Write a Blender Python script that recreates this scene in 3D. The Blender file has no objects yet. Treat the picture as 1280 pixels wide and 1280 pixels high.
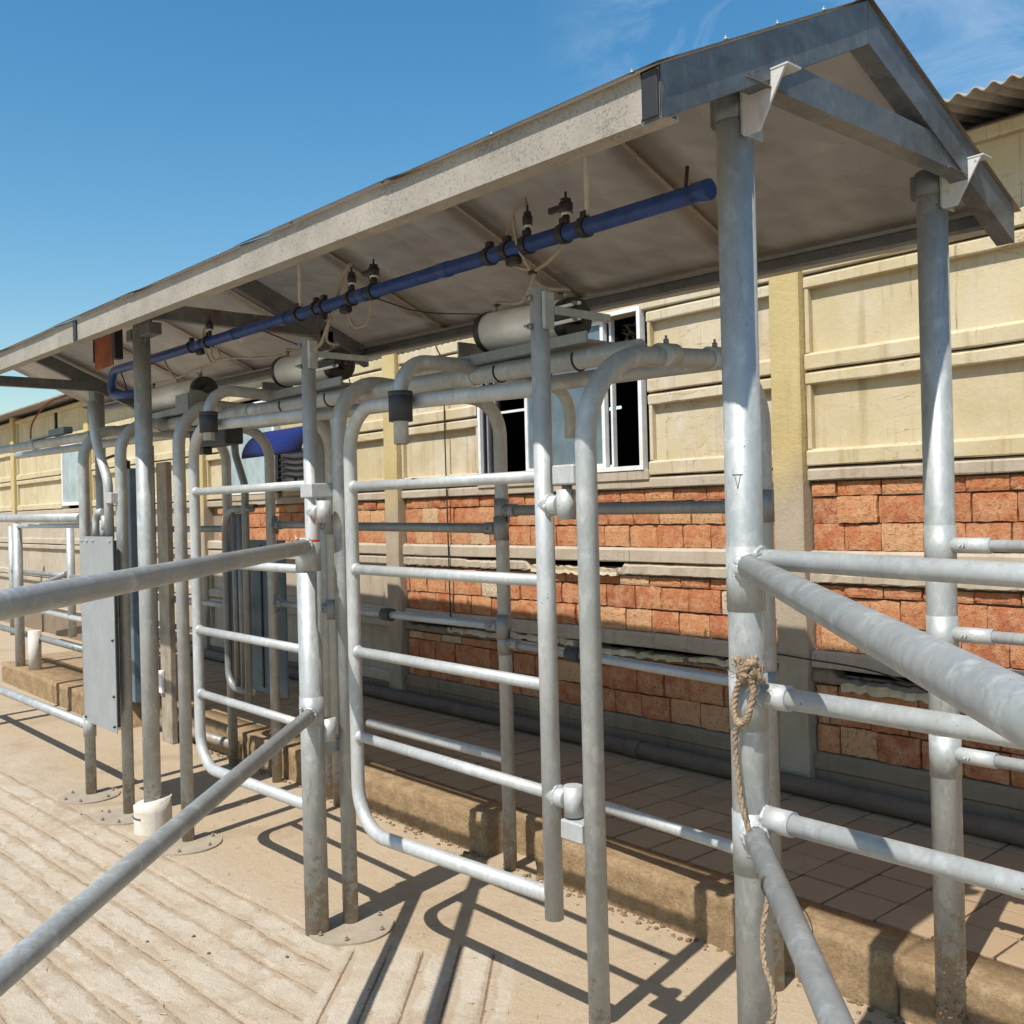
import bpy, bmesh, math, random
import numpy as np
from mathutils import Vector, Matrix

random.seed(7)
rng = np.random.default_rng(11)
S = bpy.context.scene
COL = S.collection

# ------------------------------------------------------------------ camera
TH = math.radians(40.9)
FW = Vector((-math.cos(TH), math.sin(TH), 0)); RT = Vector((math.sin(TH), math.cos(TH), 0)); UP = Vector((0, 0, 1))
rr = math.atan(.0245)
cr = RT*math.cos(rr)-UP*math.sin(rr); cu = RT*math.sin(rr)+UP*math.cos(rr); cb = -FW
cam_d = bpy.data.cameras.new('camera'); cam = bpy.data.objects.new('camera', cam_d); COL.objects.link(cam)
cam.matrix_world = Matrix(((cr.x, cu.x, cb.x, 0), (cr.y, cu.y, cb.y, 0), (cr.z, cu.z, cb.z, 1.5), (0, 0, 0, 1)))
cam_d.sensor_width = 36; cam_d.lens = 36*1240/1280; cam_d.shift_y = -.0016
cam_d.clip_start = .02; cam_d.clip_end = 2000
S.camera = cam

# ------------------------------------------------------------------ light
SUNV = Vector((.16, -.69, 1)).normalized()
EL = math.asin(SUNV.z); AZ = math.atan2(SUNV.x, SUNV.y)     # azimuth clockwise from +Y
S.view_settings.view_transform = 'Standard'; S.view_settings.look = 'None'
S.view_settings.exposure = .36; S.view_settings.gamma = 1; S.view_settings.use_curve_mapping = False
W = bpy.data.worlds.new('World'); S.world = W; W.use_nodes = True
nt = W.node_tree; nt.nodes.clear()
out = nt.nodes.new('ShaderNodeOutputWorld'); bg = nt.nodes.new('ShaderNodeBackground')
sky = nt.nodes.new('ShaderNodeTexSky'); sky.sky_type = 'NISHITA'; sky.sun_disc = False
sky.sun_elevation = EL; sky.sun_rotation = AZ
sky.air_density = 1.35; sky.dust_density = .6; sky.ozone_density = 2.6; sky.altitude = 100
geo = nt.nodes.new('ShaderNodeNewGeometry') if False else nt.nodes.new('ShaderNodeTexCoord')
mp = nt.nodes.new('ShaderNodeMapping'); mp.inputs['Scale'].default_value = (2.2, 3.4, 7)
mp.inputs['Rotation'].default_value = (.3, .2, .9)
n1 = nt.nodes.new('ShaderNodeTexNoise'); n1.inputs['Scale'].default_value = 2.4; n1.inputs['Detail'].default_value = 9
n1.inputs['Roughness'].default_value = .62; n1.inputs['Distortion'].default_value = .7
n2 = nt.nodes.new('ShaderNodeTexNoise'); n2.inputs['Scale'].default_value = 1.1; n2.inputs['Detail'].default_value = 2
mp2 = nt.nodes.new('ShaderNodeMapping'); mp2.inputs['Location'].default_value = (-2.9, -1.15, -3.05)
r1 = nt.nodes.new('ShaderNodeMapRange'); r1.inputs[1].default_value = .44; r1.inputs[2].default_value = .8
r2 = nt.nodes.new('ShaderNodeMapRange'); r2.inputs[1].default_value = .42; r2.inputs[2].default_value = .58
mul = nt.nodes.new('ShaderNodeMath'); mul.operation = 'MULTIPLY'
mul2 = nt.nodes.new('ShaderNodeMath'); mul2.operation = 'MULTIPLY'; mul2.inputs[1].default_value = .6
mixc = nt.nodes.new('ShaderNodeMix'); mixc.data_type = 'RGBA'
mixc.inputs[7].default_value = (8.2, 8.6, 9.0, 1)
L = nt.links.new
L(geo.outputs['Generated'], mp.inputs[0]); L(mp.outputs[0], n1.inputs['Vector'])
L(geo.outputs['Generated'], mp2.inputs[0]); L(mp2.outputs[0], n2.inputs['Vector'])
L(n1.outputs['Fac'], r1.inputs[0]); L(n2.outputs['Fac'], r2.inputs[0])
L(r1.outputs[0], mul.inputs[0]); L(r2.outputs[0], mul.inputs[1]); L(mul.outputs[0], mul2.inputs[0])
tint = nt.nodes.new('ShaderNodeHueSaturation'); tint.inputs['Hue'].default_value = .494; tint.inputs['Saturation'].default_value = 1.36; tint.inputs['Value'].default_value = 1
L(sky.outputs[0], tint.inputs['Color'])
L(mul2.outputs[0], mixc.inputs[0]); L(tint.outputs[0], mixc.inputs[6]); L(mixc.outputs[2], bg.inputs['Color'])
bg.inputs['Strength'].default_value = .11
L(bg.outputs[0], out.inputs[0])
sd = bpy.data.lights.new('sun', 'SUN'); sd.energy = 4.7; sd.angle = math.radians(.53); sd.color = (1, .955, .89)
sun = bpy.data.objects.new('sun', sd); COL.objects.link(sun)
sun.rotation_euler = SUNV.to_track_quat('Z', 'Y').to_euler(); sun.location = (3, -10, 16)

# ------------------------------------------------------------------ materials
def nmat(name):
    m = bpy.data.materials.new(name); m.use_nodes = True
    t = m.node_tree; b = t.nodes['Principled BSDF']
    return m, t, b, t.links.new
def noise(t, vec, scale, detail=6, rough=.6, dist=0):
    n = t.nodes.new('ShaderNodeTexNoise'); n.inputs['Scale'].default_value = scale
    n.inputs['Detail'].default_value = detail; n.inputs['Roughness'].default_value = rough; n.inputs['Distortion'].default_value = dist
    if vec is not None: t.links.new(vec, n.inputs['Vector'])
    return n.outputs['Fac']
def rng_(t, src, a, b, c=0, d=1):
    n = t.nodes.new('ShaderNodeMapRange'); t.links.new(src, n.inputs[0])
    for i, v in enumerate((a, b, c, d)): n.inputs[i+1].default_value = v
    return n.outputs[0]
def mix(t, f, a, b):
    n = t.nodes.new('ShaderNodeMix'); n.data_type = 'RGBA'
    for s, i in ((f, 0), (a, 6), (b, 7)):
        if isinstance(s, (int, float)): n.inputs[i].default_value = s
        elif isinstance(s, (tuple, list)): n.inputs[i].default_value = (*s, 1)
        else: t.links.new(s, n.inputs[i])
    return n.outputs[2]
def math_(t, op, a, b):
    n = t.nodes.new('ShaderNodeMath'); n.operation = op
    for s, i in ((a, 0), (b, 1)):
        if isinstance(s, (int, float)): n.inputs[i].default_value = s
        else: t.links.new(s, n.inputs[i])
    return n.outputs[0]
def pos(t): return t.nodes.new('ShaderNodeNewGeometry').outputs['Position']
def mapped(t, v, sc, rot=(0, 0, 0)):
    n = t.nodes.new('ShaderNodeMapping'); n.inputs['Scale'].default_value = sc; n.inputs['Rotation'].default_value = rot
    t.links.new(v, n.inputs[0]); return n.outputs[0]
def bump(t, b, h, dist=.003, st=.6):
    n = t.nodes.new('ShaderNodeBump'); n.inputs['Distance'].default_value = dist; n.inputs['Strength'].default_value = st
    t.links.new(h, n.inputs['Height']); t.links.new(n.outputs[0], b.inputs['Normal'])
def orand(t): return t.nodes.new('ShaderNodeObjectInfo').outputs['Random']
def sepz(t):
    n = t.nodes.new('ShaderNodeSeparateXYZ'); t.links.new(pos(t), n.inputs[0]); return n.outputs[2]

def galv(name, c1, c2, metal, rough, mud=0., spots=.5, fleck=.25):
    m, t, b, L = nmat(name); p = pos(t)
    big = rng_(t, noise(t, p, 7, 4), .35, .65)
    sp = rng_(t, noise(t, mapped(t, p, (1, 1, .35)), 90, 3, .7), .3, .7)
    c = mix(t, math_(t, 'ADD', math_(t, 'MULTIPLY', big, .55), math_(t, 'MULTIPLY', sp, .45)), c1, c2)
    # drip marks and stains with shapes of their own
    dr = rng_(t, noise(t, mapped(t, p, (1, 1, .18)), 38, 5, .65, .4), .60, .72)
    c = mix(t, math_(t, 'MULTIPLY', dr, spots), c, (.26, .215, .165))
    fk = rng_(t, noise(t, mapped(t, p, (1, 1, .6)), 24, 6, .72, .3), .52, .70)
    c = mix(t, math_(t, 'MULTIPLY', fk, fleck), c, tuple(min(.8, v*1.5) for v in c2))
    bl = rng_(t, noise(t, p, 120, 2, .5), .735, .76)
    c = mix(t, math_(t, 'MULTIPLY', bl, .8), c, (.06, .05, .045))
    if mud:
        z = sepz(t)
        th = rng_(t, z, 0, mud, .36, .80)
        nn = noise(t, p, 34, 7, .72)
        md = rng_(t, math_(t, 'SUBTRACT', nn, th), 0, .08)
        c = mix(t, math_(t, 'MULTIPLY', md, .8), c, (.25, .18, .11))
        L(math_(t, 'SUBTRACT', metal, math_(t, 'MULTIPLY', md, metal)), b.inputs['Metallic'])
    else: b.inputs['Metallic'].default_value = metal
    L(c, b.inputs['Base Color'])
    L(rng_(t, sp, 0, 1, rough-.07, rough+.1), b.inputs['Roughness'])
    bump(t, b, noise(t, p, 60, 4), .0012, .35)
    return m
M = {}
M['galv'] = galv('galvanised_steel', (.31, .325, .315), (.44, .455, .44), .40, .50, 0, .45, .6)
M['galv_post'] = galv('galvanised_post', (.31, .325, .315), (.44, .455, .44), .36, .51, .6, .6, .5)
M['bright'] = galv('bright_zinc', (.36, .37, .36), (.49, .50, .485), .26, .48, .45, .5, .35)
M['dull'] = galv('dull_zinc', (.19, .195, .195), (.30, .31, .30), .42, .48, .5, .5)
M['disc'] = galv('dusty_disc', (.26, .215, .155), (.37, .31, .235), .05, .85, 0, .8)
M['channel_'] = galv('channel_steel', (.075, .085, .092), (.16, .175, .18), .35, .45, 0, .5, .5)
def channel_mat():
    m = M['channel_']; t = m.node_tree; b = t.nodes['Principled BSDF']; L = t.links.new; p = pos(t)
    src = b.inputs['Base Color'].links[0].from_socket
    zn = rng_(t, noise(t, mapped(t, p, (1, .5, 1.6)), 6, 5, .65, .8), .42, .62)
    c = mix(t, math_(t, 'MULTIPLY', zn, .4), src, (.25, .265, .265))
    ru = rng_(t, math_(t, 'ADD', noise(t, p, 3.2, 2), math_(t, 'MULTIPLY', noise(t, p, 26, 6, .7), .5)), .88, .98)
    c = mix(t, math_(t, 'MULTIPLY', ru, .8), c, (.14, .062, .03))
    L(c, b.inputs['Base Color']); return m
M['channel'] = channel_mat()
M['muddy'] = galv('muddy_post', (.31, .325, .315), (.44, .455, .44), .36, .5, 1.0, .6, .5)
M['plate'] = galv('plate_steel', (.30, .325, .34), (.38, .405, .42), .4, .38, 0, .15)

def simple(name, col, rough=.5, metal=0, var=.15, sc=25, bmp=.0, spec=.5):
    m, t, b, L = nmat(name); p = pos(t)
    c2 = tuple(max(0, min(1, v*(1+var*1.6))) for v in col); c1 = tuple(v*(1-var*1.6) for v in col)
    L(mix(t, rng_(t, noise(t, p, sc, 5), .3, .7), c1, c2), b.inputs['Base Color'])
    b.inputs['Roughness'].default_value = rough; b.inputs['Metallic'].default_value = metal
    b.inputs['Specular IOR Level'].default_value = spec
    if bmp: bump(t, b, noise(t, p, sc*3, 4), bmp, .6)
    return m
M['black'] = simple('black_plastic', (.018, .018, .02), .45, 0, .2)
M['rubber'] = simple('black_rubber', (.03, .032, .036), .6, 0, .2)
M['blue'] = simple('blue_pipe_plastic', (.012, .05, .20), .40, 0, .2)
M['bluehood'] = simple('blue_hood_plastic', (.02, .04, .23), .5, 0, .12)
M['hose'] = simple('translucent_hose', (.33, .28, .215), .3, 0, .15)
M['alu'] = simple('anodised_aluminium', (.74, .73, .71), .36, .12, .05, 12)
M['whitepl'] = simple('white_rod', (.55, .53, .46), .5, 0, .1)
M['red'] = simple('red_paint', (.55, .05, .02), .5, 0, .1)
M['rope'] = simple('hemp_rope', (.27, .195, .125), .9, 0, .35, 160, .002)
M['wire'] = simple('rusty_wire', (.06, .035, .022), .6, .3, .3)
M['cable'] = simple('dark_cable', (.02, .018, .018), .5, 0, .1)
M['pvc'] = simple('dusty_drain_pipe', (.12, .082, .06), .75, 0, .15, 9)
M['frame'] = simple('white_window_frame', (.70, .70, .68), .5, 0, .08, 14)
M['primer'] = galv('white_primer', (.46, .46, .44), (.56, .56, .54), .05, .6, 0, .5, .1)
M['orange'] = simple('rust_orange_plate', (.27, .065, .02), .6, .1, .25, 9)
M['dark'] = simple('dark_interior', (.07, .072, .075), .9, 0, .3, 2)
M['bluegrey'] = simple('blue_grey_sheet', (.11, .16, .21), .5, .2, .12, 6)
M['twig'] = simple('dry_twig', (.16, .11, .07), .9, 0, .3)
M['mark'] = simple('ink_mark', (.05, .05, .06), .8, 0, .1)
M['weld'] = galv('weld_rust', (.085, .05, .035), (.16, .12, .095), .2, .7, 0, .3, .1)

def glass_mat(name, col, rough):
    m, t, b, L = nmat(name); p = pos(t)
    st = rng_(t, noise(t, mapped(t, p, (1, 1, .5)), 9, 6, .65), .35, .7)
    L(mix(t, st, col, tuple(min(1, v*1.45+.02) for v in col)), b.inputs['Base Color'])
    b.inputs['Roughness'].default_value = rough; b.inputs['Specular IOR Level'].default_value = .55
    return m
M['glass'] = glass_mat('dusty_window_glass', (.085, .125, .145), .12)
M['glass_pale'] = glass_mat('pale_blue_pane', (.24, .30, .31), .25)

def underside():
    m, t, b, L = nmat('zinc_roof_sheet'); p = pos(t)
    c = mix(t, rng_(t, noise(t, p, 3.2, 4), .3, .7), (.41, .365, .31), (.50, .45, .385))
    L(c, b.inputs['Base Color']); b.inputs['Metallic'].default_value = .55
    L(rng_(t, noise(t, p, 5, 3), .3, .7, .26, .44), b.inputs['Roughness'])
    bump(t, b, noise(t, p, 1.6, 2), .02, .25)
    return m
M['sheet'] = underside()
def fascia():
    m, t, b, L = nmat('dusty_fascia'); p = pos(t)
    c = mix(t, rng_(t, noise(t, p, 6, 5), .3, .7), (.27, .24, .195), (.37, .33, .27))
    st = rng_(t, math_(t, 'ADD', noise(t, p, 140, 5, .78, .3), math_(t, 'MULTIPLY', noise(t, p, 7, 4), .35)), .70, .78)
    c = mix(t, math_(t, 'MULTIPLY', st, .65), c, (.13, .11, .09))
    L(c, b.inputs['Base Color']); b.inputs['Roughness'].default_value = .62; b.inputs['Metallic'].default_value = .1
    bump(t, b, noise(t, p, 50, 5), .001, .4)
    return m
M['fascia'] = fascia()

def concrete_ground():
    m, t, b, L = nmat('dusty_concrete'); p = pos(t)
    a = rng_(t, noise(t, p, 1.3, 7, .62, .6), .36, .66)
    c = mix(t, a, (.39, .31, .215), (.46, .39, .295))
    sand = rng_(t, noise(t, mapped(t, p, (1, 1, 1), (0, 0, .5)), 3.4, 8, .68, 1.0), .50, .62)
    c = mix(t, math_(t, 'MULTIPLY', sand, .55), c, (.33, .255, .17))
    def attr(nm):
        q = t.nodes.new('ShaderNodeAttribute'); q.attribute_name = nm; return q.outputs['Fac']
    sx = t.nodes.new('ShaderNodeSeparateXYZ'); L(p, sx.inputs[0]); px, py = sx.outputs[0], sx.outputs[1]
    wob = math_(t, 'MULTIPLY', math_(t, 'SUBTRACT', noise(t, p, 2.2, 2), .5), .03)
    chip = math_(t, 'MULTIPLY', math_(t, 'SUBTRACT', noise(t, p, 24, 6, .7), .5), .028)
    def dist(coord, period, phase):
        q = math_(t, 'DIVIDE', math_(t, 'SUBTRACT', coord, phase), period)
        q = math_(t, 'FRACT', math_(t, 'ADD', q, 200.5), 0)
        return math_(t, 'MULTIPLY', math_(t, 'SUBTRACT', q, .5), period)
    cA = math_(t, 'ADD', math_(t, 'SUBTRACT', py, math_(t, 'MULTIPLY', math_(t, 'ADD', px, 3.5), .06)), wob)
    cB = math_(t, 'ADD', math_(t, 'MULTIPLY', math_(t, 'ADD', px, py), .70711), math_(t, 'MULTIPLY', wob, .4))
    dA = dist(cA, .1225, 1.255); dB = dist(cB, .1215, -.824)
    mA, mB = attr('yard'), attr('lane')
    pale = mix(t, rng_(t, noise(t, p, 9, 7, .7), .35, .65), (.43, .365, .28), (.50, .44, .35))
    both = math_(t, 'MAXIMUM', mA, mB)
    c = mix(t, math_(t, 'MULTIPLY', both, rng_(t, noise(t, p, 3.4, 7, .72, .8), .40, .56)), c, pale)
    # sandy filling that spills irregularly out of the grooves
    aA = math_(t, 'ABSOLUTE', dA, 0); aB = math_(t, 'ABSOLUTE', dB, 0)
    spill = math_(t, 'MULTIPLY', rng_(t, noise(t, p, 3.5, 5, .7), .42, .68), .05)
    fA = math_(t, 'MULTIPLY', rng_(t, math_(t, 'SUBTRACT', math_(t, 'ADD', aA, chip), math_(t, 'ADD', spill, .008)), -.004, .004, 1, 0), mA)
    sB = math_(t, 'SUBTRACT', dB, .010)
    fB = math_(t, 'MULTIPLY', rng_(t, math_(t, 'SUBTRACT', math_(t, 'ADD', math_(t, 'ABSOLUTE', sB, 0), chip), math_(t, 'ADD', math_(t, 'MULTIPLY', spill, .6), .009)), -.004, .004, 1, 0), mB)
    c = mix(t, math_(t, 'MULTIPLY', math_(t, 'MAXIMUM', fA, fB), .8), c, (.355, .27, .18))
    # the dark open crack at the bottom of each groove
    gate_ = rng_(t, noise(t, p, 7, 6, .7), .38, .58)
    lA = math_(t, 'MULTIPLY', math_(t, 'MULTIPLY', rng_(t, math_(t, 'ADD', aA, math_(t, 'MULTIPLY', chip, .35)), .0015, .0045, 1, 0), mA), gate_)
    lB = math_(t, 'MULTIPLY', rng_(t, math_(t, 'ADD', aB, math_(t, 'MULTIPLY', chip, .3)), .002, .006, 1, 0), mB)
    c = mix(t, math_(t, 'MULTIPLY', lA, .9), c, (.14, .09, .05))
    c = mix(t, math_(t, 'MULTIPLY', lB, .95), c, (.13, .075, .04))
    g2 = t.nodes.new('ShaderNodeAttribute'); g2.attribute_name = 'smooth'
    c = mix(t, math_(t, 'MULTIPLY', g2.outputs['Fac'], rng_(t, noise(t, p, 2.5, 5), .3, .6, .5, .9)), c, (.39, .295, .19))
    md = rng_(t, noise(t, p, 2.0, 7, .72, .8), .53, .64)
    c = mix(t, math_(t, 'MULTIPLY', md, .5), c, (.27, .185, .11))
    gr = rng_(t, noise(t, p, 120, 5, .8), .35, .65)
    c = mix(t, .17, c, mix(t, gr, (.22, .16, .10), (.60, .53, .43)))
    sp = rng_(t, noise(t, p, 70, 3, .7), .62, .70)
    c = mix(t, math_(t, 'MULTIPLY', sp, .6), c, (.18, .12, .075))
    fl = rng_(t, noise(t, mapped(t, p, (1, 3.5, 1), (0, 0, .9)), 55, 4, .7), .64, .7)
    c = mix(t, math_(t, 'MULTIPLY', fl, .5), c, (.55, .49, .40))
    L(c, b.inputs['Base Color']); b.inputs['Roughness'].default_value = .92; b.inputs['Specular IOR Level'].default_value = .2
    bump(t, b, math_(t, 'ADD', noise(t, p, 26, 8, .7), math_(t, 'MULTIPLY', noise(t, p, 150, 3), .35)), .009, .85)
    return m
M['ground'] = concrete_ground()
def paver():
    m, t, b, L = nmat('sandy_paver'); p = pos(t)
    r = orand(t)
    c = mix(t, r, (.29, .205, .125), (.38, .28, .175))
    c = mix(t, rng_(t, noise(t, p, 9, 7, .65), .35, .68), c, (.33, .235, .145))
    sp = rng_(t, noise(t, p, 45, 4, .7), .58, .7)
    c = mix(t, math_(t, 'MULTIPLY', sp, .5), c, (.21, .14, .085))
    L(c, b.inputs['Base Color']); b.inputs['Roughness'].default_value = .95; b.inputs['Specular IOR Level'].default_value = .15
    bump(t, b, noise(t, p, 60, 6, .7), .004, .7)
    return m
M['paver'] = paver()
def kerb():
    m, t, b, L = nmat('rough_kerb'); p = pos(t)
    c = mix(t, rng_(t, noise(t, p, 14, 7, .7), .35, .68), (.25, .17, .09), (.41, .295, .175))
    ch = rng_(t, noise(t, p, 75, 6, .78), .48, .60)
    c = mix(t, math_(t, 'MULTIPLY', ch, .55), c, (.20, .125, .065))
    L(c, b.inputs['Base Color']); b.inputs['Roughness'].default_value = .97; b.inputs['Specular IOR Level'].default_value = .1
    bump(t, b, noise(t, p, 60, 8, .78), .012, .8)
    return m
M['kerb'] = kerb()
M['grout'] = simple('dirt_joint', (.13, .09, .055), .95, 0, .3, 30)
def brick():
    m, t, b, L = nmat('laterite_brick'); p = pos(t); r = orand(t)
    cr_ = t.nodes.new('ShaderNodeValToRGB'); L(r, cr_.inputs[0])
    e = cr_.color_ramp.elements; e[0].position = 0; e[0].color = (.36, .115, .055, 1); e[1].position = .94; e[1].color = (.55, .24, .105, 1)
    for q, col in ((.3, (.50, .19, .08)), (.55, (.45, .155, .075)), (.75, (.57, .27, .125)), (.9, (.58, .36, .195)), (.975, (.55, .40, .24)), (1, (.62, .52, .40))):
        x = e.new(q); x.color = (*col, 1)
    c = cr_.outputs[0]
    c = mix(t, math_(t, 'MULTIPLY', rng_(t, noise(t, p, 17, 6, .65), .42, .62), .6), c, (.62, .37, .20))
    c = mix(t, math_(t, 'MULTIPLY', rng_(t, noise(t, p, 62, 6, .78), .53, .61), .72), c, (.24, .09, .045))
    c = mix(t, math_(t, 'MULTIPLY', rng_(t, noise(t, p, 8, 6, .7, .6), .66, .76), .5), c, (.55, .47, .38))
    L(c, b.inputs['Base Color']); b.inputs['Roughness'].default_value = .95; b.inputs['Specular IOR Level'].default_value = .15
    bump(t, b, math_(t, 'ADD', noise(t, p, 62, 6, .78), math_(t, 'MULTIPLY', noise(t, p, 160, 3), .4)), .009, 1)
    return m
M['brick'] = brick()
def plaster(name, c1, c2, worn, wornamt, streak):
    m, t, b, L = nmat(name); p = pos(t)
    c = mix(t, rng_(t, noise(t, p, 2.1, 6, .6), .32, .68), c1, c2)
    w = rng_(t, noise(t, mapped(t, p, (1, 1, .8)), 3.7, 8, .7, .5), .56-.12*wornamt, .66)
    c = mix(t, math_(t, 'MULTIPLY', w, .75*wornamt), c, worn)
    s = rng_(t, noise(t, mapped(t, p, (1, 1, .07)), 15, 5, .6, .2), .55, .72)
    c = mix(t, math_(t, 'MULTIPLY', s, .6), c, streak)
    s2 = rng_(t, noise(t, mapped(t, p, (1, 1, .03)), 48, 4, .6, .3), .60, .68)
    c = mix(t, math_(t, 'MULTIPLY', math_(t, 'MULTIPLY', s2, .75), rng_(t, noise(t, p, 3.1, 4), .45, .6)), c, tuple(v*.62 for v in streak))
    ck = rng_(t, math_(t, 'ABSOLUTE', math_(t, 'SUBTRACT', noise(t, mapped(t, p, (.5, 1, 2.2)), 5, 6, .6, .5), .5), 0), 0, .006, 1, 0)
    c = mix(t, math_(t, 'MULTIPLY', math_(t, 'MULTIPLY', ck, .8), rng_(t, noise(t, p, 1.7, 3), .5, .6)), c, (.10, .075, .05))
    d = rng_(t, noise(t, p, 60, 4, .7), .66, .73)
    c = mix(t, math_(t, 'MULTIPLY', d, .6), c, (.15, .11, .07))
    L(c, b.inputs['Base Color']); b.inputs['Roughness'].default_value = .9; b.inputs['Specular IOR Level'].default_value = .2
    bump(t, b, noise(t, p, 40, 7, .7), .004, .6)
    return m
M['yellow'] = plaster('yellow_limewash', (.44, .355, .20), (.53, .445, .28), (.55, .49, .37), .8, (.29, .215, .12))
M['pale'] = plaster('worn_limewash', (.44, .35, .20), (.53, .455, .31), (.58, .53, .44), .95, (.28, .215, .125))
M['bare'] = plaster('bare_concrete', (.36, .295, .215), (.43, .365, .28), (.47, .41, .33), .8, (.26, .205, .14))
def pil_mat():
    m, t, b, L = nmat('fading_pilaster_paint'); p = pos(t)
    y = mix(t, rng_(t, noise(t, p, 3, 6, .6), .32, .68), (.44, .34, .155), (.52, .415, .21))
    g = mix(t, rng_(t, noise(t, p, 4, 6, .65), .32, .68), (.32, .26, .185), (.40, .335, .25))
    f = rng_(t, math_(t, 'ADD', sepz(t), math_(t, 'MULTIPLY', noise(t, p, 5, 6, .7), .5)), 1.72, 2.0)
    c = mix(t, f, g, y)
    s = rng_(t, noise(t, mapped(t, p, (1, 1, .08)), 18, 5, .6), .56, .72)
    c = mix(t, math_(t, 'MULTIPLY', s, .4), c, (.30, .22, .13))
    L(c, b.inputs['Base Color']); b.inputs['Roughness'].default_value = .9; b.inputs['Specular IOR Level'].default_value = .2
    bump(t, b, noise(t, p, 40, 7, .7), .006, .7); return m
M['pil'] = pil_mat()
M['base'] = plaster('dark_base_concrete', (.19, .14, .095), (.26, .20, .14), (.31, .25, .19), .5, (.15, .11, .075))  # darker, browner concrete for the plinth and the lowest ribs of two bays
M['mortar'] = plaster('old_mortar', (.24, .185, .13), (.32, .26, .19), (.40, .33, .25), .5, (.17, .12, .08))
M['asb'] = plaster('fibre_cement', (.25, .22, .185), (.36, .325, .28), (.22, .19, .15), .6, (.16, .13, .10))
M['white_conc'] = plaster('white_painted_sleeve', (.52, .49, .44), (.62, .60, .56), (.50, .40, .28), .9, (.32, .23, .14))
def emit(name, col, s):
    m, t, b, L = nmat(name); b.inputs['Emission Color'].default_value = (*col, 1); b.inputs['Emission Strength'].default_value = s
    b.inputs['Base Color'].default_value = (.8, .8, .8, 1); return m
M['tube'] = emit('lit_tube', (.65, 1, .85), 1.1)

# ------------------------------------------------------------------ mesh helpers
LOC = {}
def root_loc(o):
    while o is not None and o.name not in LOC: o = o.parent
    return LOC[o.name] if o is not None else Vector((0, 0, 0))
def link(name, me, m, parent=None, loc=None):
    o = bpy.data.objects.new(name, me); COL.objects.link(o)
    if m is not None and not me.materials: me.materials.append(m)
    if parent is not None: o.parent = parent
    if loc is not None: o.location = loc
    return o
def finish(name, bm, m, parent=None, origin=None, smooth=None):
    base = root_loc(parent) if parent is not None else (Vector(origin) if origin is not None else Vector((0, 0, 0)))
    bmesh.ops.translate(bm, verts=bm.verts, vec=-base)
    me = bpy.data.meshes.new(name); bm.to_mesh(me); bm.free()
    if smooth is not None:
        me.polygons.foreach_set('use_smooth', [smooth]*len(me.polygons))
    o = link(name, me, m, parent)
    if parent is None: o.location = base; LOC[o.name] = base
    return o
def thing(name, label, cat, loc, group=None):
    o = bpy.data.objects.new(name, None); COL.objects.link(o); o.location = loc
    o.empty_display_size = .1; LOC[o.name] = Vector(loc); tag(o, label, cat, group); return o
def tag(o, label, cat, group=None):
    o['label'] = label; o['category'] = cat
    if group: o['group'] = group
    return o
def box_bm(bm, lo, hi, bev=0):
    lo = Vector(lo); hi = Vector(hi)
    r = bmesh.ops.create_cube(bm, size=1)
    for v in r['verts']:
        v.co = Vector([lo[i]+(v.co[i]+.5)*(hi[i]-lo[i]) for i in range(3)])
    if bev:
        es = list({e for v in r['verts'] for e in v.link_edges})
        bmesh.ops.bevel(bm, geom=es, offset=bev, segments=1, affect='EDGES')
def box(name, lo, hi, m, parent=None, bev=.002, origin=None):
    bm = bmesh.new(); box_bm(bm, lo, hi, bev); return finish(name, bm, m, parent, origin, False)
def fillet(pts, R, n=8):
    pts = [Vector(p) for p in pts]
    if not R or len(pts) < 3: return pts
    o = [pts[0]]
    for i in range(1, len(pts)-1):
        a, b, c = pts[i-1], pts[i], pts[i+1]
        d1 = (a-b); d2 = (c-b); l1, l2 = d1.length, d2.length
        d1.normalize(); d2.normalize()
        ang = d1.angle(d2)
        if ang > 3.05: o.append(b); continue
        Ri = R[i-1] if isinstance(R, (list, tuple)) else R
        tl = min(Ri/math.tan(ang/2), l1*.49 if i > 1 else l1*.98, l2*.49 if i < len(pts)-2 else l2*.98)
        Re = tl*math.tan(ang/2)
        ce = b+(d1+d2).normalized()*(Re/math.sin(ang/2))
        p1 = b+d1*tl; p2 = b+d2*tl
        v1 = p1-ce; v2 = p2-ce; tot = v1.angle(v2); ax = v1.cross(v2).normalized()
        for k in range(n+1):
            o.append(ce+Matrix.Rotation(tot*k/n, 3, ax) @ v1)
    o.append(pts[-1]); return o
def smooth_path(pts, n=6):
    P = [Vector(p) for p in pts]; Q = [P[0]*2-P[1]]+P+[P[-1]*2-P[-2]]; o = []
    for i in range(1, len(Q)-2):
        for k in range(n):
            u = k/n; a, b, c, d = Q[i-1], Q[i], Q[i+1], Q[i+2]
            o.append(.5*((2*b)+(c-a)*u+(2*a-5*b+4*c-d)*u*u+(3*b-a-3*c+d)*u**3))
    o.append(P[-1]); return o
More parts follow.
